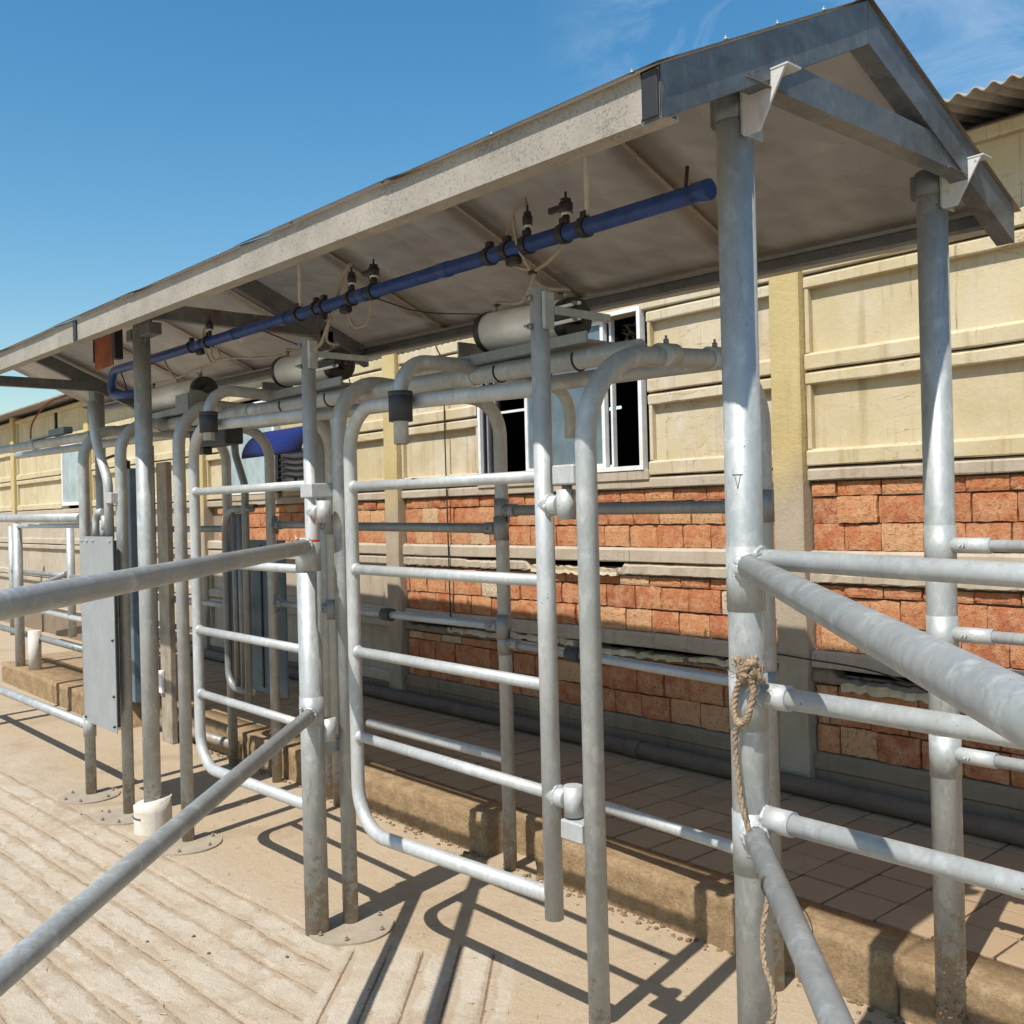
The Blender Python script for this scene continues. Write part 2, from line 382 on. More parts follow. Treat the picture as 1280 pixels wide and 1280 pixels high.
def tube_bm(bm, path, r, seg=14, cap=True):
    path = [Vector(p) for p in path]; n = len(path)
    tg = [((path[min(i+1, n-1)]-path[max(i-1, 0)])).normalized() for i in range(n)]
    ref = Vector((0, 0, 1)) if abs(tg[0].z) < .9 else Vector((1, 0, 0))
    u = tg[0].cross(ref).normalized(); rings = []
    for i in range(n):
        if i:
            ax = tg[i-1].cross(tg[i])
            if ax.length > 1e-7: u = Matrix.Rotation(tg[i-1].angle(tg[i]), 3, ax.normalized()) @ u
        u = (u-tg[i]*u.dot(tg[i])).normalized(); v = tg[i].cross(u)
        ri = r[i] if isinstance(r, (list, tuple)) else r
        rings.append([bm.verts.new(path[i]+(u*math.cos(2*math.pi*k/seg)+v*math.sin(2*math.pi*k/seg))*ri) for k in range(seg)])
    for i in range(n-1):
        for k in range(seg):
            f = bm.faces.new((rings[i][k], rings[i][(k+1) % seg], rings[i+1][(k+1) % seg], rings[i+1][k])); f.smooth = True
    if cap:
        bm.faces.new(rings[0][::-1]); bm.faces.new(rings[-1])
def T(name, pts, r, m, parent=None, fil=0, seg=16, origin=None, cap=True):
    bm = bmesh.new(); tube_bm(bm, fillet(pts, fil), r, seg, cap); return finish(name, bm, m, parent, origin)
def bolt_bm(bm, p, d, r=.008, h=.012):
    d = Vector(d).normalized(); p = Vector(p); tube_bm(bm, [p, p+d*h], r, 6); tube_bm(bm, [p+d*h, p+d*(h*1.9)], r*.45, 6)
def bolt(p, d, parent, r=.008, h=.012, m=None, name='bolt'):
    bm = bmesh.new(); bolt_bm(bm, p, d, r, h); return finish(name, bm, m or M['dull'], parent)
def prism(name, poly, axis_vec, m, parent=None, bev=0, origin=None):
    bm = bmesh.new(); a = [bm.verts.new(Vector(p)) for p in poly]; d = Vector(axis_vec)
    b = [bm.verts.new(Vector(p)+d) for p in poly]; n = len(poly)
    bm.faces.new(a[::-1]); bm.faces.new(b)
    for i in range(n): bm.faces.new((a[i], a[(i+1) % n], b[(i+1) % n], b[i]))
    bmesh.ops.recalc_face_normals(bm, faces=bm.faces)
    if bev: bmesh.ops.bevel(bm, geom=bm.edges[:], offset=bev, segments=1, affect='EDGES')
    return finish(name, bm, m, parent, origin, False)
def channel(name, p0, p1, h, w, th, upv, sidev, m, parent):
    """C channel from p0 to p1 along its top outer edge; web height h hangs against upv, flanges of width w point along sidev"""
    p0, p1, u, s = Vector(p0), Vector(p1), Vector(upv).normalized(), Vector(sidev).normalized()
    lip = .012
    prof = [(0, 0), (w, 0), (w, -lip), (w-th, -lip), (w-th, -th), (th, -th), (th, -h+th), (w-th, -h+th), (w-th, -h+lip), (w, -h+lip), (w, -h), (0, -h)]
    bm = bmesh.new()
    A = [bm.verts.new(p0+s*a+u*b) for a, b in prof]; B = [bm.verts.new(p1+s*a+u*b) for a, b in prof]
    n = len(prof)
    for i in range(n): bm.faces.new((A[i], A[(i+1) % n], B[(i+1) % n], B[i]))
    bm.faces.new(A[::-1]); bm.faces.new(B)
    bmesh.ops.recalc_face_normals(bm, faces=bm.faces)
    return finish(name, bm, m, parent, None, False)
def vnoise(x, y, seed=0):
    r = np.random.default_rng(seed); G = r.random((64, 64))
    xi = np.floor(x).astype(int); yi = np.floor(y).astype(int); fx = x-xi; fy = y-yi
    fx = fx*fx*(3-2*fx); fy = fy*fy*(3-2*fy)
    g = lambda a, b: G[a % 64, b % 64]
    return (g(xi, yi)*(1-fx)*(1-fy)+g(xi+1, yi)*fx*(1-fy)+g(xi, yi+1)*(1-fx)*fy+g(xi+1, yi+1)*fx*fy)
def fbm(x, y, s, o=4):
    v = 0; a = .5
    for k in range(o): v = v+a*vnoise(x*s*2**k, y*s*2**k, k+3); a *= .5
    return v

# ------------------------------------------------------------------ setting: ground
def make_ground():
    xs = np.concatenate([[-900, -300, -100, -50, -30, -20, -14, -11, -9.4, -8.4], np.arange(-7.8, -5.4, .045), np.arange(-5.4, -.9, .012), np.arange(-.9, .6, .12), [1, 2, 4, 8, 20, 60, 200, 900]])
    ys = np.concatenate([[-900, -300, -80, -30, -12, -6, -3, -1.5, -.7, -.2], np.arange(.0, .5, .06), np.arange(.5, 2.3, .0115), np.arange(2.3, 2.9, .05), [3.2, 3.6, 4.2, 6, 10, 30, 100, 300, 900]])
    X, Y = np.meshgrid(xs, ys, indexing='ij')
    warp = (fbm(X, Y, 1.6, 2)-.37)*.012
    s = (X+Y)/math.sqrt(2)+warp*.5; d = (-X+Y)/math.sqrt(2)
    def groove(coord, period, phase, wid):
        q = (coord-phase)/period; k = np.round(q); dd = (q-k)*period
        return np.exp(-(dd/wid)**2), dd
    # lane grooves at 45 degrees
    g1, d1 = groove(s, .1215, -.824, .0075); inlane = ((s > -.87) & (s < -.26)).astype(float)*np.clip((3.40+.05*np.sin(Y*40)-d)/.05, 0, 1)
    g1w, _ = groove(s+.012, .1215, -.824, .02)
    y2 = Y-.06*(X+3.5)+warp*.9
    g2, d2 = groove(y2, .1225, 1.745-.1225*4, .0065); inl = (s < -.87).astype(float)*np.clip((1.80-y2)/.05, 0, 1)*np.clip((X+7.6)/.5, 0, 1)
    g2r, _ = groove(y2-.016, .1225, 1.745-.1225*4, .010)
    brk = np.clip((fbm(X, Y, 4.5)-.36)*6, .15, 1)
    lump = fbm(X, Y, 7.0, 4)
    z = -.012*g1*inlane*np.clip(brk+.3, 0, 1)-.009*g2*inl*np.clip(brk+.25, 0, 1)+.0025*g2r*inl*brk
    dense = ((X > -7.8) & (X < .6) & (Y > 0) & (Y < 2.9)).astype(float)
    z = z+dense*(lump-.47)*.0035
    z = z+dense*np.clip(vnoise(X*60, Y*60, 9)-.72, 0, 1)*.006*((fbm(X, Y, 2.2) > .5))
    zero = 0*(1.0*g1*inlane+.4*g1w*inlane*brk+.85*np.exp(-(d2/.006)**2)*inl*np.clip(brk+.3, 0, 1)+.5*np.exp(-(d2/(.006+.05*fbm(X, Y, 6.0)**3))**4)*inl, 0, 1)
    smo = np.clip((Y-1.72)/.15, 0, 1)*np.clip(1-inlane, 0, 1)
    smo = np.maximum(smo, np.clip((d-3.38)/.06, 0, 1)*(s > -.9))
    nx, ny = len(xs), len(ys)
    V = np.stack([X, Y, z], -1).reshape(-1, 3)
    i = np.arange(nx-1)[:, None]*ny+np.arange(ny-1)[None]; i = i.ravel()
    F = np.stack([i, i+ny, i+ny+1, i+1], 1)
    me = bpy.data.meshes.new('ground'); me.vertices.add(len(V)); me.vertices.foreach_set('co', V.ravel())
    me.loops.add(len(F)*4); me.loops.foreach_set('vertex_index', F.ravel())
    me.polygons.add(len(F)); me.polygons.foreach_set('loop_start', np.arange(len(F))*4)
    me.polygons.foreach_set('use_smooth', np.ones(len(F), bool))
    me.update(calc_edges=True)
    for nm, arr in (('yard', inl), ('lane', inlane), ('smooth', smo)):
        at = me.attributes.new(nm, 'FLOAT', 'POINT'); at.data.foreach_set('value', arr.ravel().astype(np.float32))
    o = link('ground', me, M['ground']); o['kind'] = 'structure'
    return o
ground = make_ground()

# raised paved walkway in front of the wall
def rough_box(name, lo, hi, m, parent, amp=.006, step=.022, front_only=True, origin=None):
    """kerb block with a crumbly front face and worn top edge"""
    nx = max(2, int((hi[0]-lo[0])/step)); nz = 6; ny = 3
    bm = bmesh.new(); prof = []
    for k in range(nz+1): prof.append((lo[1], lo[2]+(hi[2]-lo[2])*k/nz, 1))
    prof += [(lo[1]+.02, hi[2]+.001, .35), (lo[1]+.07, hi[2]+.002, .15), (hi[1], hi[2], .05), (hi[1], lo[2], 0)]
    rows = []
    for i in range(nx+1):
        x = lo[0]+(hi[0]-lo[0])*i/nx
        rows.append([bm.verts.new((x, y+random.uniform(-1, 1)*amp*w, z+random.uniform(-1, 1)*amp*.5*min(w, .6))) for y, z, w in prof])
    for i in range(nx):
        for k in range(len(prof)-1): bm.faces.new((rows[i][k], rows[i+1][k], rows[i+1][k+1], rows[i][k+1]))
    bm.faces.new(rows[0]); bm.faces.new(rows[-1][::-1])
    bmesh.ops.recalc_face_normals(bm, faces=bm.faces)
    return finish(name, bm, m, parent, origin, True)
plat = box('walkway', (-10.25, 2.88, -.05), (3.0, 4.05, .160), M['grout'], None, .004); plat['kind'] = 'structure'
LOC[plat.name] = Vector((0, 0, 0))
for a, b in ((-7.2, -5.2), (-5.19, -3.34), (-3.03, -1.47), (-1.46, .3), (.31, 3.0)):
    rough_box('kerb_stone', (a, 2.705, -.04), (b, 2.878, .180), M['kerb'], plat)
rough_box('kerb_stone', (-3.338, 2.83, -.04), (-3.032, 2.879, .176), M['kerb'], plat)
rough_box('kerb_stone', (-10.27, 2.47, -.04), (-8.7, 2.879, .180), M['kerb'], plat)
rough_box('kerb_stone', (-8.69, 2.47, -.04), (-7.21, 2.879, .180), M['kerb'], plat)
pav_mesh = []
for v in range(6):
    bm = bmesh.new(); box_bm(bm, (-.5, -.5, -.5), (.5, .5, .5), .035)
    for w in bm.verts:
        w.co += Vector((random.uniform(-.012, .012), random.uniform(-.012, .012), random.uniform(-.03, .03)))
    me = bpy.data.meshes.new('paving_stone'); bm.to_mesh(me); bm.free(); me.materials.append(M['paver']); pav_mesh.append(me)
cnt = 0
for j in range(6):
    for i in range(36):
        x = -.80-i*.1865; y = 2.88+.185*(j+.5)
        o = bpy.data.objects.new('paving_stone', pav_mesh[(i*5+j*3+random.randint(0, 5)) % 6]); COL.objects.link(o); o.parent = plat
        o.location = (x+random.uniform(-.002, .002), y+random.uniform(-.002, .002), .166+random.uniform(-.0015, .0025))
        o.scale = (.178, .177, .03); o.rotation_euler = (random.uniform(-.006, .006), random.uniform(-.006, .006), random.uniform(-.012, .012))
bm = bmesh.new()
for j in range(6):
    for i in range(17):
        x = -.80-(36+i)*.1865; y = 2.88+.185*(j+.5); h = .181+random.uniform(-.002, .002)
        box_bm(bm, (x-.089, y-.088, .15), (x+.089, y+.088, h))
o = finish('paving_stone', bm, M['paver'], plat, None, False); o['kind'] = 'stuff'
# crumbs of dung and grit along the kerb foot and on the floor
bm = bmesh.new()
for k in range(520):
    if k < 380: x = random.uniform(-6.5, -.6); y = 2.70-abs(random.gauss(0, .028)); r = random.uniform(.003, .012)
    elif k < 470: x = random.uniform(-5.8, -2.2); y = random.uniform(.7, 2.4); r = random.uniform(.0015, .0042)
    else: x = random.gauss(-1.33, .07); y = 2.63+random.gauss(0, .04); r = random.uniform(.006, .018)
    v = bmesh.ops.create_icosphere(bm, subdivisions=1, radius=r)['verts']
    for w in v: w.co = Vector((w.co.x*random.uniform(.7, 1.3)+x, w.co.y*random.uniform(.7, 1.3)+y, w.co.z*.7+r*.3))
crumb = finish('grit', bm, simple('dung_crumb', (.20, .125, .065), .95, 0, .35, 60), None, None, False); crumb['kind'] = 'stuff'

bm = bmesh.new()
for k in range(420):
    x = random.uniform(-5.6, -1.3); y = random.uniform(.7, 2.66); a = random.uniform(0, 3.15); l = random.uniform(.006, .028)
    z = .004; d = Vector((math.cos(a)*l, math.sin(a)*l, random.uniform(0, .004)))
    tube_bm(bm, [(x, y, z), Vector((x, y, z))+d], random.uniform(.0006, .0014), 4)
straw = finish('straw', bm, simple('dry_straw', (.42, .31, .16), .9, 0, .3, 80), None, None, False); straw['kind'] = 'stuff'
bm = bmesh.new()
for (cx_, cy_, n_) in ((-3.53, 1.37, 2), (-3.33, 1.36, 1), (-3.05, 1.62, 1), (-4.7, 1.72, 2), (-5.3, 1.68, 2), (-2.2, 2.5, 2)):
    for q in range(n_):
        r = random.uniform(.003, .0075); v = bmesh.ops.create_icosphere(bm, subdivisions=1, radius=r)['verts']
        ox, oy = random.gauss(0, .05), random.gauss(0, .04)
        for w in v: w.co = Vector((w.co.x*random.uniform(.8, 1.4)+cx_+ox, w.co.y*random.uniform(.8, 1.4)+cy_+oy, w.co.z*.75+r*.4))
drop = finish('pebbles', bm, simple('dark_pebble', (.12, .085, .055), .95, 0, .35, 60), None, None, False); drop['kind'] = 'stuff'

# ------------------------------------------------------------------ the farm building behind
WY = 4.0
barn = thing('farm_building', 'long yellow farm building of concrete panels with brick infill and wavy roof', 'building', (-6, WY, 0))
PIL = [-2.63+3.26*k for k in range(1, -7, -1)]         # pilaster centres
JZ = [.28, .745, 1.20, 1.665, 2.105, 2.545, 2.985]
for x in PIL:
    bm = bmesh.new(); zs = np.linspace(.1, 3.02, 22); rows = []
    for z in zs:
        w = .078+random.uniform(-.002, .002)
        y0 = WY-.035+random.uniform(-.0015, .0015)
        ch = .012 if 0.6 < z < 1.25 and random.random() < .5 else .004
        rows.append([bm.verts.new(p) for p in ((x-w, WY+.12, z), (x-w, y0+ch, z), (x-w+ch, y0, z), (x+w-ch*1.6, y0, z), (x+w, y0+ch*1.6, z), (x+w, WY+.12, z))])
    for a, b in zip(rows[:-1], rows[1:]):
        for k in range(5): bm.faces.new((a[k], a[k+1], b[k+1], b[k]))
    bm.faces.new(rows[-1]); bmesh.ops.recalc_face_normals(bm, faces=bm.faces)
    lo = [f for f in bm.faces]
    o = finish('pilaster', bm, M['pil'], barn, None, False)
def bar_bm(bm, x0, x1, z0, z1, y0, y1, jit=.0015, step=.16, notch=()):
    if notch: step = .03; jit = .003
    n = max(1, int(abs(x1-x0)/step)); rows = []; ztop = z1
    for i in range(n+1):
        x = x0+(x1-x0)*i/n; j = lambda: random.uniform(-jit, jit)
        z1 = ztop-max([0]+[d*random.uniform(.75, 1.2) for a, b, d in notch if a < x < b])
        rows.append([bm.verts.new(p) for p in ((x, y1, z0+j()), (x, y0+.004, z0+j()), (x, y0+j(), z0+.006+j()), (x, y0+j(), z1-.014+j()), (x, y0+.016, z1+j()), (x, y1, z1+.004))])
    for a, b in zip(rows[:-1], rows[1:]):
        for k in range(5): bm.faces.new((a[k], a[k+1], b[k+1], b[k]))
    bm.faces.new(rows[0]); bm.faces.new(rows[-1][::-1])
def panel(x0, x1, z0, z1, m, ribm, fill=True, notch=()):
    bm = bmesh.new()
    bar_bm(bm, x0, x1, z0+.004, z0+.082, WY, WY+.09)
    bar_bm(bm, x0, x1, z1-.064, z1-.003, WY+.004, WY+.09, notch=notch)
    for a, b in ((x0, x0+.022), (x1-.022, x1)) if fill else ():
        box_bm(bm, (a, WY+.008, z0+.08), (b, WY+.09, z1-.062), .004)
    bmesh.ops.recalc_face_normals(bm, faces=bm.faces)
    o = finish('panel_rib', bm, ribm, barn, None, False)
    if fill: box('panel', (x0+.02, WY+.042, z0+.03), (x1-.02, WY+.085, z1-.03), m, barn, 0)
    return o
brick_mesh = []
for v in range(8):
    bm = bmesh.new()
    nx, nz = 6, 4; g = []
    for i in range(nx+1):
        g.append([])
        for k in range(nz+1):
            ex = i in (0, nx); ez = k in (0, nz)
            x = -.5+i/nx+random.uniform(-.012, .012); z = -.5+k/nz+random.uniform(-.022, .022)
            y = -.5+random.uniform(-.02, .02)+(.035 if ex or ez else 0)+(.05 if ex and ez else 0)
            g[-1].append(bm.verts.new((x, y, z)))
    for i in range(nx):
        for k in range(nz): bm.faces.new((g[i][k], g[i+1][k], g[i+1][k+1], g[i][k+1]))
    ring = [g[i][0] for i in range(nx+1)]+[g[nx][k] for k in range(1, nz+1)]+[g[i][nz] for i in range(nx-1, -1, -1)]+[g[0][k] for k in range(nz-1, 0, -1)]
    bk = [bm.verts.new((w.co.x, .5, w.co.z)) for w in ring]
    for i in range(len(ring)): bm.faces.new((ring[i], bk[i], bk[(i+1) % len(ring)], ring[(i+1) % len(ring)]))
    bmesh.ops.recalc_face_normals(bm, faces=bm.faces)
    me = bpy.data.meshes.new('brick'); bm.to_mesh(me); bm.free(); me.materials.append(M['brick']); brick_mesh.append(me)
nbrick = 0
def brick_row(x0, x1, z0, z1, minx=-1e9, maxx=1e9):
    global nbrick
    x = x0-random.uniform(0, .15); first = True
    while x < x1-.01:
        w = random.uniform(.17, .222); a = max(x, x0); b = min(x+w, x1)
        if x1-b < .05: b = x1
        if b-a > .03 and b > minx and a < maxx:
            o = bpy.data.objects.new('brick', random.choice(brick_mesh)); COL.objects.link(o); o.parent = barn
            zz0 = z0+random.uniform(.001, .004); zz1 = z1-random.uniform(.002, .008)
            o.location = Vector(((a+b)/2, WY+.062+random.uniform(-.006, .008), (zz0+zz1)/2))-LOC[barn.name]
            o.scale = (b-a-.005, .075, zz1-zz0); o.rotation_euler = (random.uniform(-.012, .012), random.uniform(-.006, .006), random.uniform(-.012, .012))
            nbrick += 1
        x = b+.002
        if b >= x1-.001: break
for bi in range(len(PIL)-1):
    xr, xl = PIL[bi]-.082, PIL[bi+1]+.082
    for r in range(6):
        z0, z1 = JZ[r], JZ[r+1]
        bricks = (bi in (0, 1)) and r < 3 or (bi == 2 and r == 2)
        ribm = (M['base'] if r == 0 and bi < 2 else M['bare']) if r < 3 else (M['pale'] if bi == 1 else M['yellow'])
        fm = (M['pale'] if bi in (1,) else M['yellow']) if r > 2 else M['bare']
        segs = [(xl, xr)]
        if r in (3, 4):
            if bi == 1: segs = [(xl, -4.945), (-3.50, xr)]
            if bi == 2: segs = [(xl, -8.66), (-6.55, xr)]
            if bi == 4: segs = [(xl, -13.5), (-12.6, xr)]
        for a, b in segs:
            nt_ = {(1, 1): ((-4.5, -3.72, .034), (-5.1, -4.75, .012)), (1, 0): ((-5.75, -4.9, .022), (-4.85, -4.0, .034), (-3.9, -2.9, .028)), (0, 1): ((-2.5, -2.2, .012), (-1.6, -1.2, .03)), (0, 0): ((-2.45, -1.7, .034), (-1.55, -.6, .02))}.get((bi, r), ())
            panel(a, b, z0, z1, fm, ribm, not bricks, nt_)
            if bricks:
                box('mortar_bed', (a, WY+.066, z0+.05), (b, WY+.1, z1-.03), M['mortar'], barn, 0)
                a2, b2 = a+.006, b-.008; zb, zt = z0+.084, z1-.066
                th = .070 if r == 2 else .058
                n = 2; hh = (zt-zb-th)/n
                for k in range(n): brick_row(a2, b2, zb+k*hh, zb+(k+1)*hh, -8.8, .35)
                brick_row(a2, b2, zb+n*hh, zt-.004, -8.8, .35)
# broken strips of render hanging under the ribs
for (x0, x1, z, h) in ((-5.3, -4.75, .700, .03), (-4.7, -4.1, .712, .035), (-4.05, -3.3, .690, .03), (-3.25, -2.8, .705, .028), (-4.45, -4.0, 1.128, .04), (-3.98, -3.75, 1.13, .036), (-2.4, -1.75, .66, .035)):
    bm = bmesh.new(); n = int((x1-x0)/.03)
    rows = []
    for i in range(n+1):
        x = x0+(x1-x0)*i/n; yy = WY-.014+random.uniform(-.008, .012)
        zl = z+random.uniform(-.008, .008); zh = z+h+random.uniform(-.01, .006)
        rows.append([bm.verts.new(p) for p in ((x, WY+.07, zl), (x, yy, zl), (x, yy+.004, (zl+zh)/2), (x, yy, zh), (x, WY+.07, zh))])
    for a, b in zip(rows[:-1], rows[1:]):
        for k in range(4): bm.faces.new((a[k], a[k+1], b[k+1], b[k]))
    bm.faces.new(rows[0]); bm.faces.new(rows[-1][::-1]); bmesh.ops.recalc_face_normals(bm, faces=bm.faces)
    finish('broken_render', bm, M['pale'], barn, None, False)
box('wall_base', (-19, WY+.01, 0), (3.2, WY+.1, .282), M['base'], barn, .004)
# dark room behind the windows: back wall, end walls, ceiling, floor (front is the panel wall)
bm = bmesh.new()
for lo, hi in (((-19.2, 8.0, 0), (3.4, 8.1, 3.3)), ((-19.3, WY+.1, 0), (-19.2, 8, 3.0)), ((3.3, WY+.1, 0), (3.4, 8, 3.0)), ((-19.2, WY+.1, 2.99), (3.3, 8, 3.02)), ((-19.2, WY+.1, .0), (3.3, 8, .05))): box_bm(bm, lo, hi)
finish('room_shell', bm, M['dark'], barn, None, False)
# corrugated roof
bm = bmesh.new(); xs = np.arange(-19.4, 3.6, .0083)
prev = None
for x in xs:
    dz = .011*math.sin(2*math.pi*x/.066)
    c = [bm.verts.new((x, y, z+dz+t)) for (y, z) in ((3.735, 3.012), (4.6, 3.16), (8.4, 3.9)) for t in (0, .008)]
    if prev:
        for a, b in ((0, 2), (2, 4)):
            bm.faces.new((prev[a], c[a], c[b], prev[b])); bm.faces.new((prev[a+1], prev[b+1], c[b+1], c[a+1]))
        bm.faces.new((prev[0], prev[1], c[1], c[0]))
    prev = c
bmesh.ops.recalc_face_normals(bm, faces=bm.faces)
finish('corrugated_roof', bm, M['asb'], barn, None, True)
# windows
def rect_frame(name, x0, x1, z0, z1, y, w, d, m, parent):
    bm = bmesh.new()
    box_bm(bm, (x0, y, z0), (x0+w, y+d, z1)); box_bm(bm, (x1-w, y, z0), (x1, y+d, z1))
    box_bm(bm, (x0+w, y+.001, z0), (x1-w, y+d, z0+w)); box_bm(bm, (x0+w, y+.001, z1-w), (x1-w, y+d, z1))
    return finish(name, bm, m, parent, None, False)
box('window_sill', (-4.943, WY-.006, 1.645), (-3.502, WY+.1, 1.699), M['bare'], barn, .004)
w1 = rect_frame('window', -4.92, -3.53, 1.70, 2.575, WY-.012, .024, .04, M['frame'], barn)
rect_frame('sash', -4.50, -3.83, 1.725, 2.55, WY+.018, .024, .03, M['frame'], w1)
box('pane', (-4.475, WY+.028, 1.75), (-3.855, WY+.034, 2.525), M['glass'], w1, 0)
rect_frame('sash', -3.87, -3.80, 1.726, 2.549, WY+.052, .015, .03, M['frame'], w1)
for k, x in enumerate((-4.893, -4.872, -4.850, -4.828, -4.806)):
    box('track_strip', (x, WY+.012+.012*k, 1.725), (x+.012, WY+.03+.012*k, 2.55), M['black'] if k % 2 == 0 else M['plate'], w1, 0)  # black strips stand in for shade in the gaps between pale tracks
box('glazing_bar', (-4.80, WY+.055, 2.11), (-4.50, WY+.07, 2.125), M['frame'], w1, 0)
w3 = rect_frame('window', -8.62, -7.66, 1.70, 2.50, WY-.012, .04, .1, M['frame'], barn)
box('pane', (-8.58, WY+.02, 1.74), (-7.70, WY+.03, 2.46), M['glass_pale'], w3, 0)
w4 = rect_frame('window', -13.45, -12.65, 1.70, 2.50, WY-.012, .04, .1, M['frame'], barn)
box('pane', (-13.41, WY+.02, 1.74), (-12.69, WY+.03, 2.46), M['glass_pale'], w4, 0)
box('window_sill', (-8.655, WY-.006, 1.645), (-7.63, WY+.1, 1.699), M['bare'], barn, .004)
box('panel', (-7.62, WY+.03, 1.665), (-6.56, WY+.085, 2.545), M['yellow'], barn, 0)
lamp = T('ceiling_tube', [(-5.5, 5.2, 2.19), (-4.80, 5.2, 2.212)], .011, M['tube'], None, origin=(-4.8, 5.2, 2.215)); tag(lamp, 'lit fluorescent tube glowing greenish white inside the dark room window', 'lamp')
bm = bmesh.new()
for k in range(34):
    x = random.uniform(-3.82, -3.58); z = random.uniform(2.40, 2.53); p = Vector((x, WY+.10+random.uniform(0, .05), z)); q = [p]
    for s in range(4): q.append(q[-1]+Vector((random.uniform(-.03, .03), random.uniform(-.01, .02), random.uniform(-.035, .02))))
    tube_bm(bm, q, .0028, 5)
tw = finish('dry_twigs', bm, M['twig'], None, (-3.7, WY+.1, 2.45)); tag(tw, 'tangle of dry twigs caught in the top of the dark window opening', 'twigs')
# drain pipe lying along the wall foot
dp = thing('drain_pipe', 'dusty brown plastic drain pipe lying along the foot of the wall', 'pipe', (-4, 3.9, .18))
xx = -9.0; segs = []
T('pipe', [(-10.0, 3.90, .224), (-7, 3.897, .223), (-4.4, 3.902, .226), (-2, 3.90, .223), (2.5, 3.90, .224)], .043, M['pvc'], dp)
for x in (-6.9, -3.6, -.6): T('socket', [(x, 3.90, .224), (x+.09, 3.90, .224)], .049, M['pvc'], dp)
dark_line = T('cable', smooth_path([(-5.28, 3.94, 2.60), (-5.27, 3.988, 2.46), (-5.27, 3.99, 2.0), (-5.262, 3.99, 1.4), (-5.255, 3.99, .72)], 5), .005, M['cable'], None, seg=6, origin=(-5.26, 3.95, .7)); tag(dark_line, 'thin dark line running down the brick wall', 'cable')  # thin dark tube set close to the wall, drawn as a vertical line
w_ = T('wire', smooth_path([(-2.72, 3.955, .80), (-2.55, 3.94, .795), (-2.2, 3.95, .77), (-1.9, 3.945, .69), (-1.6, 3.95, .60)], 5), .004, M['wire'], None, seg=6, origin=(-2.2, 3.95, .7)); tag(w_, 'rusty wire sagging across the broken lower wall beside the pilaster', 'wire')

# ------------------------------------------------------------------ canopy
can = thing('canopy', 'long galvanised gable canopy on round posts over the sorting race', 'canopy', (-1.305, 1.8, 0))
YF_, YR, YB_ = 1.42, 2.17, 2.955
ZE, ZR = 2.318, 2.672
ZB = 2.330
RISE = .021
def rz(x): return RISE*(-1.19-x)
def post(x, y, z1, bands=(), r=.0405, name='post', m=None, z0=-.02):
    o = T(name, [(x, y, z0), (x, y, z1)], r, m or M['galv_post'], can, seg=24)
    for b0, b1 in bands: T('collar', [(x, y, b0), (x, y, b1)], r+.0016, M['galv_post'], o, seg=24)
    return o
P1 = post(-1.305, 1.80, 2.40, ((1.012, 1.135), (.70, .835), (1.27, 1.41)))
P2 = post(-1.305, 2.70, 2.41, ((1.30, 1.43), (1.06, 1.18), (.735, .85)), m=M['muddy'])
P3 = post(-4.78, 1.80, 2.46); P4 = post(-4.63, 2.70, 2.47, r=.04)
P5 = post(-8.1, 1.80, 2.53); P6 = post(-8.1, 2.70, 2.54)
# white mortar filled sleeve round the foot of the left front post
bm = bmesh.new(); rows = []
for k, z in enumerate((-.02, .05, .1, .145)):
    rows.append([bm.verts.new((-4.78+.088*math.cos(a)*(1+random.uniform(-.02, .02)), 1.80+.088*math.sin(a), z+(.018*math.cos(a-.6) if k == 3 else 0)+random.uniform(-.004, .004)*(k == 3))) for a in np.linspace(0, 2*math.pi, 25)[:-1]])
for a, b in zip(rows[:-1], rows[1:]):
    for i in range(24): bm.faces.new((a[i], a[(i+1) % 24], b[(i+1) % 24], b[i])).smooth = True
bm.faces.new(rows[-1])
o = finish('post_sleeve', bm, M['white_conc'], can)
T('strap', [(-4.78+.0905*math.cos(a), 1.80+.0905*math.sin(a), .075) for a in np.linspace(math.radians(200), math.radians(300), 12)], .003, M['wire'], o, seg=6)
def mitred(name, P0, P1, h, w, th, m):
    """C channel lying in a plane x = const with vertical end cuts; web on the +x side"""
    P0, P1 = Vector(P0), Vector(P1); d = (P1-P0).normalized(); n = Vector((1, 0, 0)).cross(d)
    if n.z < 0: n = -n
    sx = Vector((-1, 0, 0)); lip = .012
    prof = [(0, 0), (w, 0), (w, -lip), (w-th, -lip), (w-th, -th), (th, -th), (th, -h+th), (w-th, -h+th), (w-th, -h+lip), (w, -h+lip), (w, -h), (0, -h)]
    def at(P):
        o = []
        for a, c in prof:
            q = P+sx*a+n*c; o.append(q+d*((P.y-q.y)/d.y))
        return o
    bm = bmesh.new(); A = [bm.verts.new(p) for p in at(P0)]; B = [bm.verts.new(p) for p in at(P1)]; k = len(prof)
    for i in range(k): bm.faces.new((A[i], A[(i+1) % k], B[(i+1) % k], B[i]))
    bm.faces.new(A[::-1]); bm.faces.new(B); bmesh.ops.recalc_face_normals(bm, faces=bm.faces)
    return finish(name, bm, m, can, None, False)
SF = (ZR-ZE)/(YR-YF_); SB = (ZR-ZB)/(YB_-YR)
